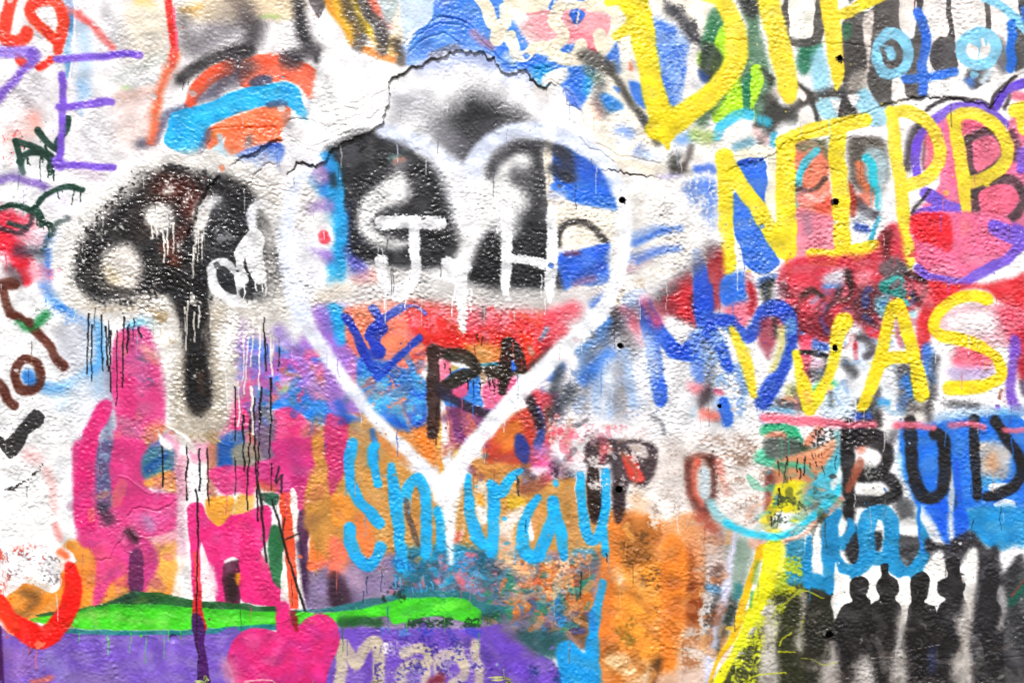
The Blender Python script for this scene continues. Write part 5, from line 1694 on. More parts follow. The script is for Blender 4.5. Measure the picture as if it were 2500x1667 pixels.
r 1.7 30 345,400 600,450 660,640 520,700 520,1000 400,1000 380,720 160,700 165,560
@blank_eye|white dripping eye
p f6f4f0 16 1 335,480 370,470 395,480 395,520 365,530 335,510
@blank_eye|slanting white dripping eye beside the slash
p f4f2ee 16 1 445,480 490,450 525,470 515,500 480,520 450,550 445,520
@
s ece6de 16 12 .9 395,435 380,440
d f6f2ea 4.5 1 352,520,40 360,520,30 371,520,55 385,520,70 398,520,80 375,520,80
d f6f2ea 4.5 1 447,530,60 455,530,90 465,530,110 472,530,60 482,520,80 494,520,140 500,520,90 444,560,90
d f4efe8 4 1 470,690,110 479,690,60 464,700,90
d f6f2ea 4 .95 519,850,90 487,600,60
c 5.0 7 503,402 490,425 470,450 455,475 450,500 440,520 430,545
s 0c0a0c 5 3 .9 470,450 455,475 448,505
s 181414 44 22 .9 445,850 455,900 460,925
s 3a322e 30 26 .8 455,900 455,930
s 8a8078 14 16 .6 470,720 474,800
s 141214 50 18 .97 392,640 420,690 442,760,44 452,830,44 456,905,52
s 141214 40 20 .95 470,620 462,680 455,740
z f6f2ea 1.9 12 425,690 475,690 480,900 470,930 440,900
s 6a4a38 10 14 .6 462,860 464,900
d f6f2ea 4 .9 424,700,60 434,690,120 446,720,80 458,700,60
p fbf9f4 16 .9 340,740 385,760 395,850 380,860 355,790
p fbf9f4 16 .9 500,760 545,740 535,800 520,850 505,830
p fbf9f4 16 .8 150,560 175,540 170,640 200,690 180,700 150,650
# white wet blobs and an n beside the mushroom shape
T 440 420 2.24
p 242428 20 .97 180,180 280,120 340,90 400,140 430,200 400,260 460,300 500,400 520,560 510,680 400,720 280,680 200,640 150,560 130,420
z 8a8c90 1.6 30 180,120 420,140 500,400 500,680 300,680 150,400
s d8dade 60 60 .6 120,180 200,160
p f4f5f9 14 1 150,590 150,520 190,480 250,475 300,515 330,580 380,650 420,720 300,740 200,680 160,640
p 24262b 8 1 198,540 215,515 250,520 285,560 305,610 320,660 280,668 225,625 205,590
p 202226 12 .97 440,380 500,400 525,560 510,680 430,700 340,690 330,640 400,600
@letter|white letter n left of the heart
s f2f5fd 46 18 1 390,300 395,230,60 430,175,56 475,185,56 505,240,50 530,330,50 550,400,50 565,500,40
@
s 26282e 32 16 .97 445,235,14 465,290 480,350 490,430 505,520 510,600 500,670
@brush_mark|white wet blobs left of the heart
p fbfcff 7 1 300,430 340,370 390,308 440,320 465,370 450,440 465,520 472,600 440,615 410,600 385,560 365,500 350,475 355,520 375,590 350,620 315,620 290,580 305,520
d fbfcff 9 1 318,600,85 350,600,110 415,600,60 440,600,70 460,590,110
@
s 1c1e22 9 6 .9 352,480 365,530 380,590
c 2.5 8 370,70 378,130 375,200 380,280 350,330
w 1.5 8 120,540 150,510 215,485
w 1.2 6 215,610 260,605 275,640
T 0 0 .9408
s d8d4cc 90 50 .9 600,735 640,735 690,700
z f8f6f2 .0 24 520,690 700,690 700,770 540,770
# black drips below
d 141214 4.6 .95 206,735,140 232,735,165 250,740,150 214,740,165 255,745,190 268,745,170 282,745,150 293,745,60 243,745,90 310,730,40 318,750,30
d 141214 4.6 .95 375,1000,120 430,1020,150 457,1020,120 475,1030,150 540,1050,120 561,960,150 572,960,210 586,900,280 600,900,320 623,860,170 540,900,140 624,1060,60 640,780,60 608,740,110
d f2efe8 5 .95 570,740,170 586,740,120 600,740,170 560,780,120 628,740,110 620,760,90 575,880,150 545,870,100
d 141214 5 .95 453,1110,420
s 141214 6 2.4 .95 590,1100 600,1160 606,1230 612,1290
s 141214 6 2.4 .95 625,1150 640,1200 655,1260 675,1320 700,1400
s 141214 5 2.4 .95 640,1070 636,1110 650,1090 645,1130
s 141214 4 2.4 .9 655,1240 690,1225
s 3c2428 5 2 .9 653,1190 648,1230
c 1.5 3 650,1100 640,1140 622,1180
# white drips ends
w 1.4 6 370,985 385,1010 400,1030
p f4f2f2 8 1 362,985 372,1000 395,1020 392,1035 370,1020
p f2ece8 6 .95 405,990 430,1000 455,1035 445,1040 420,1012
# ============================================================ inside of the heart, upper half
T 820 0 2.735
@black_disc|large glossy black blot inside the left lobe of the heart
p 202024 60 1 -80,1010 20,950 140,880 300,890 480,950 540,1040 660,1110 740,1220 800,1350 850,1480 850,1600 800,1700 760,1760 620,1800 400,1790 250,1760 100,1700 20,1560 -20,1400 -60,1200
@
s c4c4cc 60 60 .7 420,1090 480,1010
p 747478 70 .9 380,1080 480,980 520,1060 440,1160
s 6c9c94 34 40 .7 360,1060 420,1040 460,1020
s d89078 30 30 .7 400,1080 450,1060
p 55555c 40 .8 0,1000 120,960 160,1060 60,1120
@crescent|silver white crescent on the black blot
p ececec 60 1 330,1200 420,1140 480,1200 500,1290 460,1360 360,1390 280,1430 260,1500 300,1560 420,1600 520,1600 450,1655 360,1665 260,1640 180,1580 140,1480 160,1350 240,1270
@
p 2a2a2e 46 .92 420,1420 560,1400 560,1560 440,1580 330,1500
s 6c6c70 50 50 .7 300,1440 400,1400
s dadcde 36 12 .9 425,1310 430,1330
# right part of heart
p 3a3a3e 80 1 1040,1140 1060,1040 1160,960 1260,930 1360,970 1400,1060 1430,1200 1440,1400 1440,1800 1380,1900 1200,1900 1000,1890 900,1850 900,1780 980,1600 1080,1480 1160,1400 1180,1300 1100,1250
p f2f1f1 90 1 1040,1150 1100,1040 1200,1000 1280,1020 1300,1100 1200,1160 1170,1210 1280,1300 1280,1380 1200,1420 1060,1500 960,1560 930,1700 880,1760 820,1560 820,1400 900,1260 980,1200
s 5c5c60 60 60 .7 1200,1150 1280,1180 1340,1150
p fbf0dc 16 1 1390,940 1450,920 1460,1100 1450,1330 1420,1400 1400,1200
p 2c68dc 20 1 1460,970 1500,960 1640,1040 1700,1090 1740,1160 1740,1230 1640,1240 1460,1230
s 3a3a48 90 50 .9 1490,1010 1540,1090 1570,1180
s 282c38 90 50 .9 1460,1130 1540,1190
p 2470e4 24 1 1430,1250 1480,1220 1600,1230 1700,1200 1800,1180 1870,1240 1880,1380 1860,1400 1700,1380 1580,1350 1500,1300
s 1048c8 26 18 .8 1700,1110 1760,1160 1740,1230
p fcf3e2 40 1 1480,1330 1600,1370 1760,1400 1860,1430 1860,1560 1820,1640 1480,1640
s b4c4f0 50 50 .7 1440,1300 1520,1290
@painted_arch|black arch line on cream inside the right lobe
s 3c3838 44 20 .95 1480,1640 1490,1560 1530,1500 1600,1480 1680,1500 1750,1550 1800,1610 1850,1680 1850,1780
@
T 820 547 2.735
p 20242a 40 1 1180,0 1400,0 1440,60 1440,440 1180,420
p 44403c 50 .8 1250,60 1400,40 1400,220 1260,200
p 1c1c20 50 1 900,320 1000,200 1120,100 1120,400 920,380
p 2c66dc 20 1 1500,200 1600,180 1800,130 1850,160 1850,300 1800,400 1600,410 1520,440 1480,340
s 1c48b8 60 30 .7 1600,360 1780,280
s 803040 30 24 .7 1540,200 1620,190
s 8c3c58 40 34 .6 1600,400 1720,360
s 2c2c30 50 40 .9 1470,340 1490,420
p d0cecd 50 .9 280,320 600,330 700,380 1100,400 1440,440 1440,540 700,520
# right silver arrow head field
p f4f0ec 40 1 1860,60 2360,40 2360,260 2200,400 2000,480 1860,520
s 3c74e0 80 40 .95 1960,100 2080,60 2180,40
s f0e6d4 60 26 .95 1980,200 2100,140 2220,90
s 4c74dc 60 40 .9 1960,230 2060,200 2200,160
s a87c94 60 50 .8 1960,300 2080,240
z c09c6c .8 60 1500,420 1860,420 2300,200 2300,340 1900,560
z 3c3438 1 50 1850,500 2200,360 2360,240 2360,420 2100,560
p d02c38 40 .9 2220,420 2360,330 2360,640 2300,640 2180,520
s 44484c 60 50 .8 2100,460 2260,430
p 903040 40 .8 2120,520 2280,520 2260,620 2160,600
p f4f2f4 60 1 2200,620 2360,680 2360,780 2260,760
# ============================================================ cyan strip left of the disc
T 820 547 2.735
s 12a8e8 90 26 1 -20,-380 10,-180 -10,60 0,260 -20,400
s 3c6cb8 60 50 .7 60,-60 70,200
T 0 0 2.735
@paint_stroke|sky blue upright strip left of the black blot
s 1a9ce8 90 40 1 2180,1060 2200,1130
s 1484e0 110 50 1 2120,1200 2180,1270
s 18a8ea 100 30 1 2230,1280 2260,1420 2270,1600
@
s a87cc8 110 60 .95 2120,1120 2150,1180
s 9c80c0 110 60 .9 2090,1400 2180,1380
p f4f4f6 60 1 2060,1440 2210,1430 2220,1640 2200,1700 2060,1680
s 14181c 50 40 .8 2220,1180 2230,1230
T 0 547 2.735
s a080d0 100 50 .95 2090,180 2180,220
@dot|red dot in a pale ring left of the black blot
s f4f0f4 150 24 1 2150,70 2160,100
s f03c50 66 16 1 2160,75,70 2165,100,80
@
s f0f0f8 170 50 1 2080,280 2100,340
s c8b8ec 50 40 .8 2060,310 2070,340
s d8e4fa 60 40 1 2000,380 2060,400
s f0ece8 110 60 1 2060,500 2200,450 2330,440
s d8cab4 90 60 .8 2150,480 2300,440
s f4f6fa 120 50 1 1980,560 1960,700 1930,780
s eceef8 60 40 .9 1920,820 1940,660
# ============================================================ word in cyan letters
T 820 1094 2.735
@letter|sky blue letter S
s 18b0f4 75 12 1 110,-30 90,80 100,220 150,340 230,430 290,500
s 18b0f4 58 12 1 260,-20 250,80 280,240
s 18b0f4 80 12 1 90,530 95,620 140,720 200,780 250,760 300,660
@letter|sky blue letter h
s 18b4f6 80 14 1 370,120,50 390,300,84 415,480 430,650 440,790
s 18b4f6 75 14 1 455,330 500,235 560,205 600,330 605,500 600,700
s 18b4f6 67 14 1 1050,300 1060,420
@letter|sky blue letter i
s 18b4f6 63 14 1 680,420 700,500 700,660
@letter|sky blue letter w
s 18b4f6 70 14 1 880,190,42 885,300,58 900,450,80 940,580,84 980,640,67
s 18b4f6 80 14 1 1050,260 1055,400 1050,560,84 1040,690
@letter|sky blue letter r
s 18b4f6 75 14 1 1040,240,67 1100,300,75 1150,220,67 1200,170,58 1235,150,42
@letter|sky blue letter a
s 18b4f6 75 14 1 1350,330,50 1290,420,67 1245,540,75 1260,680,92 1340,720,92 1400,600,84 1440,470 1450,360
s 18b4f6 75 14 1 1450,350 1480,480 1510,600 1520,730,50
s 18b4f6 33 14 1 1460,220 1470,240
@letter|sky blue letter y with a long tail
s 18b4f6 63 12 1 1630,180 1640,350 1660,500,70 1700,610,70 1750,590,70 1790,450,70 1800,280,63 1800,160,58
s 18b4f6 50 14 1 1790,560 1800,700
s 1ca8e8 58 16 1 1780,900 1760,1000 1730,1120,75 1720,1240
p 10a0ec 24 1 1480,1310 1560,1280 1620,1340 1660,1360 1680,1250 1750,1260 1760,1400 1760,1700 1560,1700 1480,1440
@
p 2c1c18 14 .95 1688,120 1740,110 1770,250 1772,400 1740,490 1700,460 1680,300
s 1878d0 50 40 .7 1700,1100 1720,1200
p 5c4c48 16 .9 450,350 480,330 500,420 520,500 560,620 540,660 500,560 460,450
d 2c3c5c 9 .8 210,850,150 310,830,150 185,960,70
d 202c38 9 .9 1210,190,120 1225,220,100 1270,470,90 1635,840,170 1810,700,60
z 0e6cb0 .5 40 360,740 520,740 500,900 380,900
z 2c3c50 .8 40 260,700 400,800 480,960 280,900
z 0c90d0 .7 40 700,720 960,720 900,840 720,840
d 50b8f0 10 .9 400,860,70 430,860,60 510,930,50 560,900,60 600,920,50 640,900,60
c 2 5 710,625 750,660 800,690 850,680
w .9 6 470,380 490,360 500,400
# ============================================================ black R and A in the heart
T 820 547 2.735
@letter|black brown letter R in the lower heart
s 38201c 90 16 1 650,840 650,960,76 650,1100 655,1250 645,1400,70
s 38201c 80 16 1 640,850 700,860
s 2c241c 90 18 1 760,870 850,880 920,930,80 950,980,60 860,1010 780,1050 700,1100
s 302438 60 20 .95 720,1120,110 780,1170 880,1220 980,1260 1040,1300
@letter|black letter A in the lower heart
s 2c201c 90 16 1 1150,800 1140,900 1130,1000,80 1110,1120,60
s 2c201c 90 16 1 1160,800 1200,860 1230,950
s 302418 80 16 1 1030,980 1100,990 1200,970 1260,980,50
@
p 2c70e4 8 1 1180,910 1200,950 1200,980 1172,975
s f0c8b0 12 8 .9 1186,870 1190,890
s c8aca0 40 22 .9 1300,830 1310,860
s 60c0dc 36 22 .95 1410,700 1370,770
s 403438 70 40 .9 1400,800 1410,870 1320,950
d 241814 10 .95 760,960,50 730,930,30 840,980,90 875,1040,60 890,1050,90 925,1060,150 960,1050,70 1015,1020,70 1030,1030,80 1050,1040,90 1065,1040,70 690,940,110 1140,1000,60 625,1420,40 660,1430,40 680,1180,120 940,740,60 975,760,60 1175,1010,40
s 28141c 30 24 .8 990,560 985,620
T 0 0 .9408
p dcdce0 80 .5 1400,760 1660,920 1640,1000 1300,1010
# ============================================================ movas blue M, O
T 820 547 2.735
@letter|blue letter M
s 1c56d8 100 18 1 2070,540 2090,680,110 2120,860,100 2145,1030,100 2170,1170,100
s 1c56d8 100 18 1 2070,560 2150,700,100 2220,800 2300,860,90 2370,870
T 1640 547 2.735
s 1c56d8 90 18 1 0,850 70,860 120,820
s 1850d0 110 26 1 170,200,60 190,330,100 210,460,130 215,600,130 250,720,110 320,820,90 380,960,70
@letter|second blue letter drawn as a looping O
s 2450c8 100 24 1 360,640,80 420,700,90 500,750 570,680,90 620,580 700,560,110 770,610,110 800,720,90 780,860,80 730,990,90 660,1090,120 610,1180,120
s 2450c8 90 24 1 300,640 400,650
@brush_mark|blue blot at the foot of the letter M
s 1c60d8 90 24 1 340,1170,50 360,1250,90 370,1320,70
@
p 3c70dc 40 .8 130,720 220,760 220,1040 150,1040 120,880
s 4c4c54 60 50 .7 230,800 260,900 240,1100
s 6c9cd8 80 40 .9 790,660 800,700
s 5c90dc 50 40 .7 430,960 500,1120
z 8cacdc 1.2 60 100,700 460,700 520,1200 380,1300 200,1000
p 9c3c50 40 .9 600,640 680,630 700,760 640,900 580,780
s 1c1c1c 40 30 .8 690,640 700,740
p d8d080 36 .9 710,700 760,680 760,800 700,960 650,980 700,840
p f2f0f2 50 1 480,800 600,860 620,960 560,1060 500,920
p e87888 50 .8 110,1060 230,1080 220,1140 140,1130
p 3c3038 50 .85 180,1150 240,1080 280,1130 250,1200 180,1240
s e05848 60 50 .8 210,1270 290,1280
s e04870 30 30 .8 290,1110 330,1120
@letter|yellow stroke of a covered letter V
s f8dc24 66 22 .95 400,700,40 440,780,60 490,900,80 520,1020,70 545,1140,50
@letter|yellow letter V of the middle right word
s fae224 66 18 1 830,860,50 850,960,60 880,1080,90 915,1220,90
s fae224 80 18 1 920,1240 980,1140 1030,1050,70 1080,920,70 1100,790,90 1120,700,110 1150,650,120
@letter|yellow letter A of the middle right word
s fbe018 90 16 1 1270,1220,70 1320,1110,80 1370,970,90 1410,820,80 1440,660,80 1480,560,90 1510,540,90
s fbe018 80 16 1 1510,540 1550,640,80 1590,780,90 1620,900,80 1650,1040,100 1665,1130,110
s fbe018 80 16 1 1400,930 1480,890 1620,890
@letter|yellow letter S of the middle right word
s fbe018 76 16 1 2105,500,90 2040,480 1950,485 1850,530 1770,610 1750,690 1800,740,80 1900,765,80 2020,800,80 2130,860,70 2195,940,76 2200,1010,76 2120,1065,80 2000,1090,90 1860,1095,100
@
s e8a878 50 40 .6 900,1130 920,1180
# ============================================================ the big heart
T 0 0 .9408
p dedcdc 60 .6 1080,440 1130,440 1145,480 1100,530 1075,560
p d4d0cb 40 .8 590,370 640,390 648,480 645,620 665,700 660,780 610,740 600,600
p dcdade 50 .5 560,330 640,350 690,350 730,340 700,380 640,400 580,380
p d6d2cf 36 .8 690,420 735,400 715,480 712,560 716,640 700,690 688,600 684,500
p d8d4d0 60 .6 720,640 900,640 1060,660 1280,670 1380,640 1400,680 1200,720 800,700
p e6e2dc 60 .6 1440,440 1600,440 1640,560 1500,660 1440,600
s e8485c 40 26 .8 1270,735 1315,712
s d83040 30 24 .8 1250,790 1290,760
s 3c6cd0 22 18 .8 1365,700 1385,685
s 5c6478 30 26 .6 1455,700 1425,745 1380,800 1350,835
s 4080e0 26 20 .8 1445,690 1470,680
s 3c7ce0 30 22 .8 1400,812 1340,870
s e8506c 28 22 .8 1480,690 1510,740
s 3c4450 36 26 .85 1310,900 1270,950
s a070d4 34 24 .8 735,720 760,790 800,850
s 9c80d8 26 24 .8 640,760 690,830 740,900
s 505056 50 36 .85 1066,350 1100,325 1150,290 1180,275
s 8c8c94 36 40 .7 990,300 1040,335
s 34343a 22 20 .88 1125,400 1140,372 1180,345 1240,332 1290,345 1320,370
s 2c62d8 22 18 .8 1330,368 1380,400 1400,440
s 2a2a2e 16 18 .8 890,340 950,360 1000,390 1040,430
@heart_outline|pale white sprayed heart outline
s eef3ff 30 11 1 1020,1120 940,1040,28 860,960,28 790,870,32 720,770,34 695,720,40
s e6edff 40 14 1 695,720 670,650 660,560,38 666,470,28 690,405,24 735,370,18
s e2eaff 34 16 1 880,300 940,318,34 990,345 1030,375 1065,400
s e2eaff 38 12 1 1078,420,46 1092,370,44 1130,325,38 1190,300,38 1260,305,38 1330,330,38 1390,375,34 1420,440,30
s f8faff 28 9 1 1422,440 1437,500 1435,560,28 1425,610,30 1410,660,32 1385,710,36 1340,760,38 1270,825,40 1200,895,40 1140,960,38 1080,1030,40 1040,1090,50 1020,1140,50
s fbfcff 22 12 .95 1030,1120,60 1034,1200,26 1036,1290,12
@
s f4f6ff 60 40 .7 700,560 690,650 720,640
s f2f4fc 40 30 .8 1000,360 1040,420 1060,500
s f8f8fc 60 40 .9 1050,420 1075,480
p 1e1e22 26 .95 1080,640 1092,590 1118,540 1160,500 1178,500 1178,650 1120,660
p 222226 20 .95 1180,520 1262,520 1262,590 1180,590
p 1e1e22 20 .95 1180,612 1262,618 1262,655 1180,655
s fbfbfd 26 30 .8 1440,690 1520,655 1600,590 1640,555
s fbfbfd 22 30 .8 1450,410 1540,450 1610,510 1645,555
s 2c68dc 14 14 .8 1460,560 1500,540 1560,525
s 2c64d8 12 14 .7 1465,600 1510,580 1560,570
s 5c4c54 26 30 .55 1470,730 1530,668 1610,600 1640,565
@letter|white letter J with a top bar
b fbfcff 32 4 1 878,512 930,510 980,512 1010,514
b fbfcff 24 4 1 950,520 952,570 955,620,26 940,655,30 915,675,36 885,655,26 876,620 876,600,30
@painted_cross|white plus sign with a long dripping foot
b fbfcff 30 4 1 1030,605 1050,618 1070,615
b fbfcff 34 4 1 1058,610 1060,680,26 1063,740,20 1066,762,8
b fbfcff 24 4 1 1025,600 1045,640
@letter|white letter H
b fbfcff 26 4 1 1165,480,24 1164,560 1163,620 1160,660,20 1166,690,12
b fbfcff 26 4 1 1268,480,22 1268,560 1266,620,26 1262,660,24 1264,690,12
b fbfcff 22 4 1 1170,594 1210,598 1260,610
@
d fbfcff 4 1 885,680,30 932,680,25 1046,660,70 1080,660,50 1253,690,40 1156,500,20
s f6f6f8 50 30 .9 1090,440 1085,520
s fbfbfd 60 30 .9 1160,480 1165,520
d f4f4f6 4 .9 1265,560,40 1143,520,20
# white vertical smears right of the heart
R .45 40 14 1020,1120 940,1040 860,960 790,870 720,770 695,720 670,650 662,560 668,470 690,410
R .45 46 20 940,318 990,345 1030,375 1065,400 1092,370 1130,325 1190,300 1260,305 1330,330 1390,375 1422,440
R .45 40 14 1422,440 1437,500 1435,560 1425,610 1410,660 1385,710 1340,760 1270,825 1200,895 1140,960 1080,1030 1020,1140
R .4 30 8 878,512 1010,514
R .4 30 8 950,520 955,620 915,675 876,610
R .4 30 8 1165,480 1166,690
R .4 30 8 1268,480 1264,690
s f2f6fc 26 30 .8 1400,840 1396,880 1380,960 1385,1010
s eaf0fa 50 50 .6 1470,840 1480,900
s e8eef8 50 40 .7 1480,780 1500,840
# ============================================================ torn plaster and cracks
T 820 0 2.735
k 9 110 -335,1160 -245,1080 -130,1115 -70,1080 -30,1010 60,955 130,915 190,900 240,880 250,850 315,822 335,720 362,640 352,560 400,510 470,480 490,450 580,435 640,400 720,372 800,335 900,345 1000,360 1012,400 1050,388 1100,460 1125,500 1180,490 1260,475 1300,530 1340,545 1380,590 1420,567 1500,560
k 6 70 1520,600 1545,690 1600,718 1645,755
c 2.5 5 1530,600 1580,640 1600,710 1640,750 1660,850 1680,960
c 2 4 1630,920 1680,990 1760,1010 1860,1090
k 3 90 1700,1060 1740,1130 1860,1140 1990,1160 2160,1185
c 1.5 4 1740,960 1900,1040 2020,1060 2160,1100
c 1.6 4 450,300 500,260 600,190 660,110 760,120 900,170 960,270 1030,330 1110,420
c 1.6 4 470,330 560,240 660,165 800,165 900,200 940,250
c 1.8 4 470,370 560,290 640,240 720,222 800,270 840,310
c 1.4 4 640,140 700,110 780,120 860,160
c 1.4 4 1000,360 1080,400 1110,460 1090,380 1000,330
c 1.4 4 1110,440 1260,430 1330,470 1480,430 1540,440
c 1.4 4 1140,470 1280,440 1400,490 1500,450
c 1.2 4 1200,400 1330,410 1420,450
c 1.2 4 1380,560 1440,540 1500,570
c 1.2 3 300,420 260,480 190,560
c 1.2 3 90,690 150,680 230,640
c 1.2 3 -60,760 60,720 140,740 260,640 350,600
c 1.4 3 0,820 90,800 200,760 300,680
c 1.4 3 -40,900 60,850 150,800 240,790 320,720
c 1.4 3 60,900 160,850 260,760 330,690
c 1.6 3 -90,960 0,930 60,890 200,870
c 1.2 3 850,620 900,660 930,650
c 1.6 4 1010,680 1060,740 1110,690 1180,720
c 1.6 4 1080,760 1070,830 1040,850 1075,900
w 1.2 6 815,990 830,910 850,880 890,910 890,950
w 1.2 6 815,990 805,1040
w 1 5 500,950 560,990 610,970 640,930
w 1 5 1080,900 1075,800 1100,720
c 1.3 4 480,950 520,970 530,1030
w 1.3 6 140,1330 200,1220 280,1130
c 1.6 5 980,1250 1010,1190 1000,1150
w 1.2 6 700,1120 760,1230 820,1330 850,1450
w 1.2 6 860,1430 890,1440 
w 1.5 7 1260,1440 1340,1370 1420,1290
c 1.4 5 1300,1490 1310,1540 1400,1560
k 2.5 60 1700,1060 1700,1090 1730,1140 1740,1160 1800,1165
T 0 0 2.735
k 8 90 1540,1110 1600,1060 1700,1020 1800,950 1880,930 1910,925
c 2 4 1540,1110 1630,1050 1720,1040 1800,960 1890,930
c 2.5 5 1650,1240 1690,1220 1705,1160 1790,1090 1850,1100
c 1.5 4 1400,870 1500,850 1600,850 1720,860 1850,845
c 2.4 5 1930,800 2060,795
c 1.4 4 2080,740 2200,760 2300,790 2340,860
c 1.4 4 2080,800 2180,850 2260,830 2352,850
c 1.3 4 1890,880 2000,960 2100,980 2250,910 2352,890
c 1.3 4 1890,900 2020,990 2130,1020
c 1.4 3 1340,1040 1370,1000 1400,930
c 1.5 3 1650,1240 1655,1320 1640,1460 1620,1567
c 1.2 3 1690,1240 1780,1260 1860,1230
c 1.2 3 30,560 90,520 180,500
w 1.2 5 1240,580 1265,545
T 1640 0 2.735
K 3 80 280,1165 380,1130 440,1105 560,1080 660,1030 740,970 850,925 940,935 990,950 1050,930 1180,920 1300,935 1380,980 1420,1040
c 1.8 4 740,965 860,900 960,880 1100,820 1300,755 1440,700
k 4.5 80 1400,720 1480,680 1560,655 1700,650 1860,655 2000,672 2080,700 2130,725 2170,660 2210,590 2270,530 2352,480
c 1.6 4 2200,720 2280,700 2360,700
c 1.5 3 1000,290 1200,295 1320,320 1400,370 1480,440
c 1.3 3 1400,720 1520,680 1680,650
c 1.2 3 360,262 440,268 500,268
c 1.4 3 1100,880 1180,1180 1200,1260
c 1.6 4 1010,1130 1060,1120 1140,1160 1190,1220 1230,1290
c 1.3 3 860,1220 880,1140 940,1100 1020,1110
c 1.3 3 680,1480 740,1520
c 1.4 4 960,930 980,980 1020,960
c 1.3 3 1585,1405 1640,1350 1700,1320
c 1.2 3 2150,1220 2220,1180 2300,1170
w 1.4 8 1590,1400 1680,1330 1800,1320
T 0 547 2.735
w 1.6 7 780,150 840,130 900,150 960,180 1020,170
w 1.6 7 930,420 980,420 1040,450
w 1.4 6 1180,350 1240,400 1280,430 1250,560 1255,700 1270,820
w 1.4 6 1380,860 1380,930 1370,1000
w 1.8 8 1080,1330 1130,1370 1200,1400 1280,1480
w 1.8 8 1410,1410 1460,1450 1540,1480
w 1.4 6 1300,1040 1350,1050 1400,1110
w 1.4 6 1850,900 1880,940 1900,980
c 1.4 3 1230,20 1220,80 1210,180
c 1.4 3 2180,1160 2190,1230 2170,1280
c 1.2 3 2280,340 2260,420 2200,470
c 1.2 3 2170,1260 2200,1350 2300,1390
w 1.5 6 1360,350 1400,270 1460,250
T 820 547 2.735
c 1.2 3 1440,1160 1450,1300 1455,1440
c 1.3 3 1380,820 1320,900 1280,960
c 1.3 3 1280,960 1220,1040 1150,1110
w 1.5 6 660,590 720,600 780,640
w 1.5 6 1090,540 1130,590
c 1.2 3 1150,1170 1180,1220
c 1.4 4 2200,500 2260,500 2320,460
T 0 1094 2.735
w 2 9 790,190 860,200 920,250 1000,300 1090,280 1160,280
c 2 5 850,460 890,410 940,395 1040,420 1120,390 1180,340
c 2 5 660,750 740,740 770,660 830,590 850,520
w 2.5 14 900,590 960,600 1010,600
w 2 12 910,650 960,640 1000,640
w 2.5 14 860,520 880,560 910,600
w 2 9 850,690 880,700
w 1.4 6 1260,400 1320,450 1370,520
w 1.6 6 1380,650 1440,670 1470,720
w 1.2 5 1490,750 1550,715 1620,740 1620,840
w 1.2 5 1480,740 1490,800
w 1.6 6 1710,860 1790,880
w 2 6 1830,1160 1880,1160 1940,1130 2000,1110 2080,1070 2130,1060
w 1.6 8 910,1370 930,1290 950,1250 1050,1270
w 1.2 5 1050,1490 1130,1560
c 1.8 4 220,1330 190,1400 165,1500
c 1.2 3 600,1040 640,1100
c 1.4 4 1930,550 1980,530 2015,520
w 2 14 870,1020 890,1030
w 1.6 12 2060,1340 2090,1345
w 1.6 12 1630,1260 1660,1275
w 1.4 10 920,1050 960,1080
w 1.4 10 1100,1100 1180,1140
w 1.4 8 1560,1150 1600,1145
w 1.4 10 1140,1050 1150,1170
c 1.5 5 430,830 520,760 510,730
T 820 1094 2.735
w 1.2 5 160,1060 300,1130
c 1.3 3 540,510 560,600
w 1.4 6 460,390 490,360
c 1.2 3 1630,850 1630,1000
c 1.2 3 1700,1280 1690,1400 1700,1567
w 1.4 5 1690,1490 1685,1567
w 1.4 5 1740,1510 1740,1567
w 1.4 5 1740,1510 1800,1550 1900,1540
c 1.2 3 1150,560 1155,760
c 1.2 3 2340,500 2345,1000
w 1.6 10 160,1230 240,1230 310,1210
w 1.8 9 340,1200 400,1260
T 1640 1094 2.735
w 1.2 6 1330,1400 1500,1395 1640,1330
w 1.2 5 1000,1440 1200,1470 1400,1430
c 1.3 3 2080,100 2080,40
c 1.2 3 1660,1400 1900,1400
c 1.2 3 2100,1400 2350,1390
w 1.3 6 870,960 960,950 1020,1000
w 1.2 6 700,1130 800,1130
w 1.2 6 520,1560 540,1380 600,1180
w 1.2 6 660,1150 680,1040
c 1.2 3 590,1380 660,1360 690,1440 640,1460
w 1.4 6 900,980 910,1060 880,1120
T 0 1094 2.735
# twig like mark
b 3a3434 16 4 1 35,275,8 60,268,24 100,262,22 130,240,14 180,210,5 215,195,5
b 1c1818 12 3 1 215,180,12 240,158,12 255,150,8
b 1c1818 10 3 1 262,135,8 270,120,8
b 1c1818 8 3 1 280,110,6 288,103,6
'''
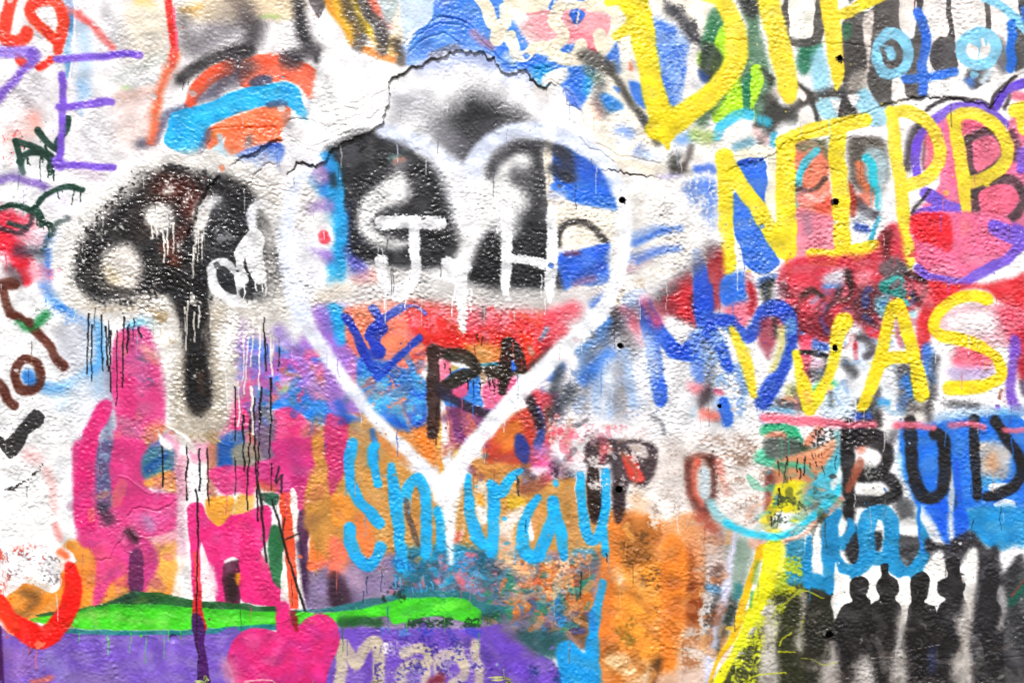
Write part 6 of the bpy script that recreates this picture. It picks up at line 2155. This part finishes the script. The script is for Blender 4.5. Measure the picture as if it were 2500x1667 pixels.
LAST = r"""
T 0 1094 2.735
@graffiti_heart|solid magenta heart near the wall foot
p e22a80 14 1 1840,1110 1930,1110 1960,1190 2040,1140 2130,1100 2220,1140 2265,1240 2250,1340 2200,1460 2160,1600 2100,1760 1640,1760 1560,1500 1520,1400 1560,1280 1640,1210 1740,1200 1850,1220
s ee2c84 90 20 1 1890,1060 1890,1200
@
s c83c90 80 70 .5 1580,1380 1560,1480
s d898a8 100 80 .5 1530,1450 1580,1580
s a01830 30 14 1 1970,1130 1975,1210
s fcbcc4 9 4 .9 1640,1552 1800,1548 1840,1570
@
T 820 1094 2.735
@letter|black brown broken letter beside the sky blue y
p 33242a 26 .92 1680,-60 1760,-80 1860,-60 2000,-60 2120,-30 2150,60 2120,180 2060,250 1950,240 1925,430 1890,500 1855,450 1845,130 1770,110 1690,120 1655,60
@
p c87c70 30 .8 1760,-20 1840,-20 1840,30 1770,40
p ec4c40 22 .95 1910,50 1990,50 2040,150 2060,220 1980,220 1935,140
p e8dcd8 20 .9 1950,-30 2060,-20 2080,60 2030,60 1980,10
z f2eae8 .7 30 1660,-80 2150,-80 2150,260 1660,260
T 820 547 2.735
f 61 26 40 1500 1250 2150 1560 .5 e8506c 3c3c48 c8a890 f0e8e8 9c7058 e0b0b8
T 0 0 2.735
@scrawl|dark green dripping bow shape near the left edge
s 123a2c 40 10 1 215,1400 260,1350 330,1290 400,1255 470,1245 550,1268
s 123a2c 40 10 1 -10,1395 70,1372 150,1380 230,1430 290,1480 340,1502
s 123a2c 36 10 1 240,1380 270,1420 280,1470 270,1500
d 123a2c 12 .95 380,1260,70 420,1250,50 495,1255,110 550,1265,90 290,1480,60 320,1500,80 250,1440,70
s 3c4c48 36 24 .8 350,1560 380,1500 450,1460
s 3a2c34 36 16 .9 -10,1520 60,1540 130,1560 200,1500 210,1450
@
T 1640 547 2.735
@graffiti_line|long pink horizontal line
s f2788f 44 22 .85 620,1290 800,1308 1000,1322 1200,1340 1350,1335
s f2788f 40 22 .85 1500,1340 1640,1345 1750,1360
s f2788f 40 22 .85 1860,1345 1960,1335 2080,1350
s f2788f 40 22 .85 2220,1370 2380,1382
@
T 0 0 1
b 2a1512 15 2 .95 1519,489 1521,490
b 2a2626 14 2 .9 1514,843 1515,844
b 2a1c14 15 2 .9 2038,849 2039,850
b 2a1410 14 2 .95 2050,142 2053,148
b 2a1410 15 2 .95 2040,493 2034,494
b 1a1a1a 20 2 .9 2025,1549 2027,1550
b 1c1614 19 2 .9 1511,1194 1510,1196
"""

run(PAINT)
small_things()
run(LAST)  # white specks over the black brown letter are sparkle put into the colour
del GX, GY
REL *= np.clip(.95 + .45 * on_grid(_big, 333, 77) + .25 * WIDE, .3, 1.8)          # smooth thick coats beside rough ones
# ---------------------------------------------------------------- relief of the stucco, in millimetres
BUB = np.clip(on_grid(_peel, 211, 97) * .7 + on_grid(_fine, 50, 70) * .35 - 0.55, 0, 2)
HT = HGT + REL * (0.42 * PEEL + 0.22 * FINE + 0.14 * MID + 0.12 * WRK + 0.45 * BUB) + 1.0 * BIG + 0.25 * MID
rb = np.random.RandomState(21)                      # small beads of old paint
for k in range(9000):
    bx, by = rb.uniform(0, 2500), 1667 * rb.uniform(0, 1) ** .75
    i = np.searchsorted(XS, bx); j = np.searchsorted(YS, by); q = rb.uniform(1.6, 3.4) if k > 500 else rb.uniform(4, 6.5); m_ = 3 if q < 4 else 6
    sl_ = (slice(max(j - m_, 0), j + m_ + 1), slice(max(i - m_, 0), i + m_ + 1))
    HT[sl_] += .38 * q * np.exp(-((XS[None, sl_[1]] - bx) ** 2 + (YS[sl_[0], None] - by) ** 2) / q ** 2)
HOLES = [(1519, 489, 8), (1514, 843, 7), (2038, 849, 7.5), (2050, 142, 7), (2040, 493, 7), (2025, 1549, 10), (1511, 1194, 9), (1757, 991, 5.5)]
cut = np.zeros((NY - 1, NX - 1), bool)
cx = (XS[1:] + XS[:-1]) / 2; cy = (YS[1:] + YS[:-1]) / 2
for hx, hy, hr in HOLES:
    cut |= (cx[None, :] - hx) ** 2 + (cy[:, None] - hy) ** 2 < hr ** 2
    g = np.hypot(XS[None, :] - hx, YS[:, None] - hy)
    HT += 0.7 * np.exp(-((g - hr - 3) / 2.5) ** 2)
# the painted over dimple in the violet band, and the old wall plug in the silver crescent
g = np.hypot(XS[None, :] - 422, YS[:, None] - 1558); HT -= 7 * np.clip(1 - (g / 11) ** 4, 0, 1)
g = np.hypot(XS[None, :] - 975, YS[:, None] - 480); HT += 2.0 * np.exp(-((g - 8) / 3) ** 2); HT -= 3 * np.exp(-((np.hypot(XS[None, :] - 977, YS[:, None] - 483)) / 3) ** 2)
del g
PX = np.broadcast_to(((XS - 1250) * U)[None, :], (NY, NX)); PZ = np.broadcast_to(((1667 - YS) * U + ZB)[:, None], (NY, NX))
POS = np.stack([PX, -HT * 0.001, PZ], -1).astype(np.float32).reshape(-1, 3)
def lin(c):
    c = np.clip(c, 0, 1); return np.where(c <= .04045, c / 12.92, ((c + .055) / 1.055) ** 2.4)
ALB = np.empty((NY * NX, 4), np.float32)
_g = COL.mean(-1, keepdims=True); COL = np.clip(_g + 1.08 * (COL - _g) - .035 * (1 - _g), 0, 1)   # fresh, strong pigments
_l = np.clip((COL.min(-1, keepdims=True) - .80) / .18, 0, 1)
ALB[:, :3] = (0.004 + (0.75 + .11 * _l * _l * (3 - 2 * _l)) * lin(COL)).reshape(-1, 3); ALB[:, 3] = 1
lum = COL.mean(-1).reshape(-1)
GL = np.clip(GLO.reshape(-1) + .25 * (lum < .35), 0, 1).astype(np.float32)

SV = SIL.reshape(-1).copy()

# ---------------------------------------------------------------- materials
def node_mat(name):
    m = bpy.data.materials.new(name); m.use_nodes = True; return m, m.node_tree, m.node_tree.nodes['Principled BSDF']
mw, nt, bs = node_mat('sprayed_paint')
at = nt.nodes.new('ShaderNodeAttribute'); at.attribute_name = 'paint'; nt.links.new(at.outputs['Color'], bs.inputs['Base Color'])
ag = nt.nodes.new('ShaderNodeAttribute'); ag.attribute_name = 'gloss'
tc = nt.nodes.new('ShaderNodeTexCoord')
n1 = nt.nodes.new('ShaderNodeTexNoise'); n1.inputs['Scale'].default_value = 60; n1.inputs['Detail'].default_value = 5
nt.links.new(tc.outputs['Object'], n1.inputs['Vector'])
mr = nt.nodes.new('ShaderNodeMath'); mr.operation = 'MULTIPLY_ADD'; mr.inputs[1].default_value = -0.34; mr.inputs[2].default_value = 0.42
nt.links.new(ag.outputs['Fac'], mr.inputs[0])
ma = nt.nodes.new('ShaderNodeMath'); ma.operation = 'MULTIPLY_ADD'; ma.inputs[1].default_value = 0.2
nt.links.new(n1.outputs['Fac'], ma.inputs[0]); nt.links.new(mr.outputs[0], ma.inputs[2]); nt.links.new(ma.outputs[0], bs.inputs['Roughness'])
n2 = nt.nodes.new('ShaderNodeTexNoise'); n2.inputs['Scale'].default_value = 260; n2.inputs['Detail'].default_value = 3
nt.links.new(tc.outputs['Object'], n2.inputs['Vector'])
bp = nt.nodes.new('ShaderNodeBump'); bp.inputs['Strength'].default_value = 0.75; bp.inputs['Distance'].default_value = 0.0012
nt.links.new(n2.outputs['Fac'], bp.inputs['Height']); nt.links.new(bp.outputs[0], bs.inputs['Normal'])
am = nt.nodes.new('ShaderNodeAttribute'); am.attribute_name = 'silver'; nt.links.new(am.outputs['Fac'], bs.inputs['Metallic'])
bs.inputs['Specular IOR Level'].default_value = 0.4

def flat_mat(name, col, rough=.7, var=.25, scale=40):
    m, t, b = node_mat(name)
    n = t.nodes.new('ShaderNodeTexNoise'); n.inputs['Scale'].default_value = scale; n.inputs['Detail'].default_value = 6
    c = t.nodes.new('ShaderNodeTexCoord'); t.links.new(c.outputs['Object'], n.inputs['Vector'])
    r = t.nodes.new('ShaderNodeValToRGB'); e = r.color_ramp.elements
    e[0].position = .3; e[1].position = .7
    e[0].color = [v * (1 - var) for v in col] + [1]; e[1].color = [min(1, v * (1 + var)) for v in col] + [1]
    t.links.new(n.outputs['Fac'], r.inputs[0]); t.links.new(r.outputs[0], b.inputs['Base Color']); b.inputs['Roughness'].default_value = rough
    return m
m_core = flat_mat('old_render', (.30, .27, .24), .95, .3, 30)
m_hole = flat_mat('dark_hole', (.02, .016, .014), .95)  # near-black: the shade inside the bores is put into the colour
m_soil = flat_mat('soil', (.10, .085, .06), .95, .5, 25)
m_leaf = flat_mat('pale_leaf', (.30, .36, .13), .55, .35, 60)
m_leaf2 = flat_mat('olive_leaf', (.20, .20, .06), .55, .4, 60)
m_dry = flat_mat('dry_leaf', (.16, .13, .09), .7, .4, 60)
m_stem = flat_mat('weed_stem', (.22, .24, .09), .6, .3, 60)

# ---------------------------------------------------------------- helpers
def raw_mesh(name, V, F, mat, parent=None, smooth=True):
    me = bpy.data.meshes.new(name)
    V = np.asarray(V, np.float32); F = np.asarray(F, np.int32)
    me.vertices.add(len(V)); me.vertices.foreach_set('co', V.ravel())
    k = F.shape[1]
    me.loops.add(F.size); me.loops.foreach_set('vertex_index', F.ravel())
    me.polygons.add(len(F)); me.polygons.foreach_set('loop_start', np.arange(0, F.size, k, dtype=np.int32))
    me.update(calc_edges=True)
    if smooth: me.polygons.foreach_set('use_smooth', np.ones(len(F), bool))
    me.materials.append(mat)
    o = bpy.data.objects.new(name, me); sc.collection.objects.link(o)
    if parent: o.parent = parent
    return o
def part(name, V, F, mat, parent, label=None):
    o = raw_mesh(name, V, F, mat, parent)
    if label: o['label'] = label
    return o
def empty(name, loc, label, cat, group=None, rot=0):
    o = bpy.data.objects.new(name, None); sc.collection.objects.link(o); o.location = loc; o.rotation_euler = (0, 0, rot)
    o['label'] = label; o['category'] = cat
    if group: o['group'] = group
    return o

# ---------------------------------------------------------------- the wall
wall = empty('graffiti_wall', (0, 0, 0), 'tall rough plastered wall covered all over in layers of colourful graffiti', 'wall')
QT = TAG[:-1, :-1].copy()
idx = np.arange(NY * NX, dtype=np.int32).reshape(NY, NX)
QV = np.stack([idx[:-1, :-1], idx[1:, :-1], idx[1:, 1:], idx[:-1, 1:]], -1)   # faces look towards -Y
QT[cut] = -1
def tag_part(t, name, label):
    m = QT == t
    if m.sum() < 30: return
    q = QV[m]; used, inv = np.unique(q, return_inverse=True)
    o = part(name, POS[used], inv.reshape(q.shape), mw, wall, label)
    a = o.data.attributes.new('paint', 'FLOAT_COLOR', 'POINT'); a.data.foreach_set('color', ALB[used].ravel())
    a = o.data.attributes.new('gloss', 'FLOAT', 'POINT'); a.data.foreach_set('value', GL[used])
    a = o.data.attributes.new('silver', 'FLOAT', 'POINT'); a.data.foreach_set('value', SV[used])
tag_part(0, 'painted_plaster', 'sprayed background coats of many colours on rough plaster')
for t, (n, lb) in enumerate(TAGS):
    if t: tag_part(t, n, lb)
def boxm(x0, x1, y0, y1, z0, z1):
    V = [(x, y, z) for x in (x0, x1) for y in (y0, y1) for z in (z0, z1)]
    return V, [(0, 1, 3, 2), (4, 6, 7, 5), (0, 4, 5, 1), (2, 3, 7, 6), (0, 2, 6, 4), (1, 5, 7, 3)]
V, F = boxm(WX(XS[0]), WX(XS[-1]), 0.045, 0.30, 0.0, WZ(YS[0]) + 0.0)
o = raw_mesh('wall_core', V, F, m_core, wall, False)
V, F = boxm(WX(XS[0]) - .02, WX(XS[-1]) + .02, -0.03, 0.33, WZ(YS[0]) + 0.002, WZ(YS[0]) + 0.07)
o = raw_mesh('coping', V, F, m_core, wall, False)
# edges of the plaster skin down to the core
for ring in (idx[:, 0], idx[:, -1]):
    a = POS[ring]; b = a.copy(); b[:, 1] = .046; n = len(a)
    k = np.arange(n - 1)
    raw_mesh('plaster_edge', np.vstack([a, b]), np.stack([k, k + 1, k + 1 + n, k + n], -1), m_core, wall)
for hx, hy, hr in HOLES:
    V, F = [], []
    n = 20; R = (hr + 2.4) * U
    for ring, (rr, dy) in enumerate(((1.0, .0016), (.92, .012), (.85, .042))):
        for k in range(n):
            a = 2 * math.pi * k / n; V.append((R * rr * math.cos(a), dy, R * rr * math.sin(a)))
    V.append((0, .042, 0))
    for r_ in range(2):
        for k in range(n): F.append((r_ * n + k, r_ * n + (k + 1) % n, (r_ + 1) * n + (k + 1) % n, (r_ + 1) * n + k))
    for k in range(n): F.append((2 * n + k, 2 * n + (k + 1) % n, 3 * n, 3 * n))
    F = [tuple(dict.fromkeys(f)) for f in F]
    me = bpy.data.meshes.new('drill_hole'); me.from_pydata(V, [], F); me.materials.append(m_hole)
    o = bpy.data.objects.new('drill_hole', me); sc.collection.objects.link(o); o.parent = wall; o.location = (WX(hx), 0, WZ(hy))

# ---------------------------------------------------------------- ground
gn = 60
gx = np.linspace(-1, 1, gn); gx = np.sign(gx) * np.abs(gx) ** 2.6 * 150; gy = np.concatenate([np.linspace(0.29, -0.5, 12), -0.5 - np.linspace(0.01, 1, 30) ** 2.4 * 150])
GXX, GYY = np.meshgrid(gx, gy); GZ = np.random.RandomState(3).uniform(-.006, .001, GXX.shape)
k = np.arange(GXX.size).reshape(GXX.shape)
gr = raw_mesh('ground', np.stack([GXX, GYY, GZ], -1).reshape(-1, 3), np.stack([k[:-1, :-1], k[1:, :-1], k[1:, 1:], k[:-1, 1:]], -1).reshape(-1, 4), m_soil)
gr['kind'] = 'structure'

# ---------------------------------------------------------------- weeds at the wall foot
def leaf_geo(L, Wd, curl, n=6):
    V, F = [], []
    for i in range(n + 1):
        t = i / n; w_ = Wd * math.sin(math.pi * min(1, t * .93 + .05)) ** .8 * (1 - .25 * t) + .0002
        x = L * t; z = -curl * L * t * t
        V += [(x, -w_ / 2, z + .18 * w_), (x, 0, z), (x, w_ / 2, z + .18 * w_)]
    for i in range(n):
        a = i * 3; F += [(a, a + 3, a + 4, a + 1), (a + 1, a + 4, a + 5, a + 2)]
    return V, F
def tube(P, r0, r1, n=5):
    V, F = [], []
    for i, p in enumerate(P):
        r = r0 + (r1 - r0) * i / (len(P) - 1)
        for k in range(n):
            a = 2 * math.pi * k / n; V.append((p[0] + r * math.cos(a), p[1] + r * math.sin(a), p[2]))
    for i in range(len(P) - 1):
        for k in range(n): F.append((i * n + k, i * n + (k + 1) % n, (i + 1) * n + (k + 1) % n, (i + 1) * n + k))
    return V, F
def weed(px, top, leaves, label, mat, lw=.011, stem=True, depth=-.05, name='weed', cat='weed', seed=0):
    """px: foot, top: tip of the stem (both in paint units); leaves: (x, y, angle, length)"""
    r = random.Random(seed)
    base = Vector((WX(px), depth, 0)); e = empty(name, base, label, cat, 'weeds along the wall foot')
    tip = Vector((WX(top[0]), depth - .004, WZ(top[1])))
    if stem:
        P = [((tip - base) * (i / 6)) + Vector((math.sin(i * 1.3 + seed) * .0015, 0, 0)) * (i > 0) for i in range(7)]
        V, F = tube(P, .0022, .0009); part('stem', V, F, m_stem, e)
    for x, y, ang, ln in leaves:
        V, F = leaf_geo(ln * U, lw * r.uniform(.85, 1.15), r.uniform(.05, .35))
        o = part('leaf', V, F, mat, e)
        o.location = Vector((WX(x), depth - r.uniform(0, .008), WZ(y))) - base
        o.rotation_mode = 'ZYX'; o.rotation_euler = (math.radians(r.uniform(50, 115)), -math.radians(ang), math.radians(r.uniform(-25, 25)))
    return e
weed(520, (514, 1640), [(516, 1650, 95, 26), (513, 1645, 70, 24), (515, 1655, 160, 30), (518, 1658, 20, 26), (514, 1652, 130, 24), (517, 1664, 200, 24), (515, 1640, 110, 20)],
     'pale green weed with oval leaves below the plum painted trunk', m_leaf, .015, seed=1)
weed(590, (586, 1652), [(586, 1668, 30, 34), (584, 1668, 150, 38), (590, 1670, 60, 32), (580, 1672, 95, 26), (600, 1672, 20, 34)],
     'low yellow green weed left of the magenta heart', m_leaf, .012, seed=2)
weed(602, (601, 1635), [(601, 1672, 88, 44), (604, 1672, 80, 30), (598, 1672, 100, 28)],
     'thin upright grass blades left of the magenta heart', m_leaf2, .005, stem=False, seed=3)
weed(772, (772, 1650), [(772, 1670, 100, 30), (770, 1670, 60, 28), (775, 1672, 140, 30), (764, 1670, 80, 24), (782, 1672, 30, 26)],
     'small leafy weed below the point of the magenta heart', m_leaf, .011, seed=4)
weed(805, (804, 1640), [(804, 1672, 95, 40), (806, 1672, 70, 36), (802, 1672, 115, 30), (808, 1672, 50, 30)],
     'taller grassy weed at the right edge of the magenta heart', m_leaf2, .008, stem=False, seed=5)
weed(924, (922, 1652), [(922, 1652, 200, 22), (922, 1652, 340, 20), (922, 1652, 240, 20), (923, 1653, 300, 22), (921, 1654, 170, 16)],
     'withered drooping weed in front of the cream letter m', m_dry, .008, seed=6)
weed(1238, (1228, 1622), [(1233, 1640, 195, 42), (1233, 1646, 185, 34), (1229, 1632, 95, 24), (1232, 1640, 60, 26), (1236, 1652, 20, 26), (1236, 1650, 320, 20), (1235, 1655, 110, 24)],
     'olive weed with long pointed leaves in front of the violet band', m_leaf2, .009, seed=7)
weed(1262, (1262, 1655), [(1262, 1672, 70, 30), (1262, 1672, 110, 26), (1264, 1672, 40, 26)],
     'small grass tuft beside the olive weed', m_leaf2, .006, stem=False, seed=8)
weed(1700, (1692, 1560), [(1700, 1690, 96, 96), (1698, 1690, 104, 80), (1704, 1690, 84, 70), (1696, 1690, 112, 60), (1707, 1690, 74, 50)],
     'tall thin grass blades in front of the rust coloured strip', m_leaf2, .0022, stem=False, seed=9)
weed(1562, (1560, 1650), [(1560, 1672, 70, 26), (1562, 1672, 110, 30), (1565, 1674, 30, 26)],
     'small grass tuft at the foot of the sky blue patch', m_dry, .005, stem=False, seed=10)
# grass on the ground in front, just below the picture
rg = np.random.RandomState(11); Vg, Fg = [], []
for i in range(2600):
    x = rg.uniform(-2.6, 2.6); y = -abs(rg.normal(0, .35)) - .06; h = rg.uniform(.008, .024); a = rg.uniform(0, 6.28); ww = .0018
    dx, dy = math.cos(a) * ww, math.sin(a) * ww; bx_, by_ = rg.uniform(-.01, .01, 2); b = len(Vg)
    Vg += [(x - dx, y - dy, -.004), (x + dx, y + dy, -.004), (x + bx_ * .4 + dx * .7, y + by_ * .4 + dy * .7, h * .6), (x + bx_ * .4 - dx * .7, y + by_ * .4 - dy * .7, h * .6), (x + bx_, y + by_, h)]
    Fg += [(b, b + 1, b + 2, b + 3), (b + 3, b + 2, b + 4, b + 4)]
me = bpy.data.meshes.new('grass'); me.from_pydata(Vg, [], [tuple(dict.fromkeys(f)) for f in Fg]); me.materials.append(m_leaf2)
o = bpy.data.objects.new('grass', me); sc.collection.objects.link(o); o['kind'] = 'stuff'
o['label'] = 'short thin grass on the soil in front of the wall'; o['category'] = 'grass'
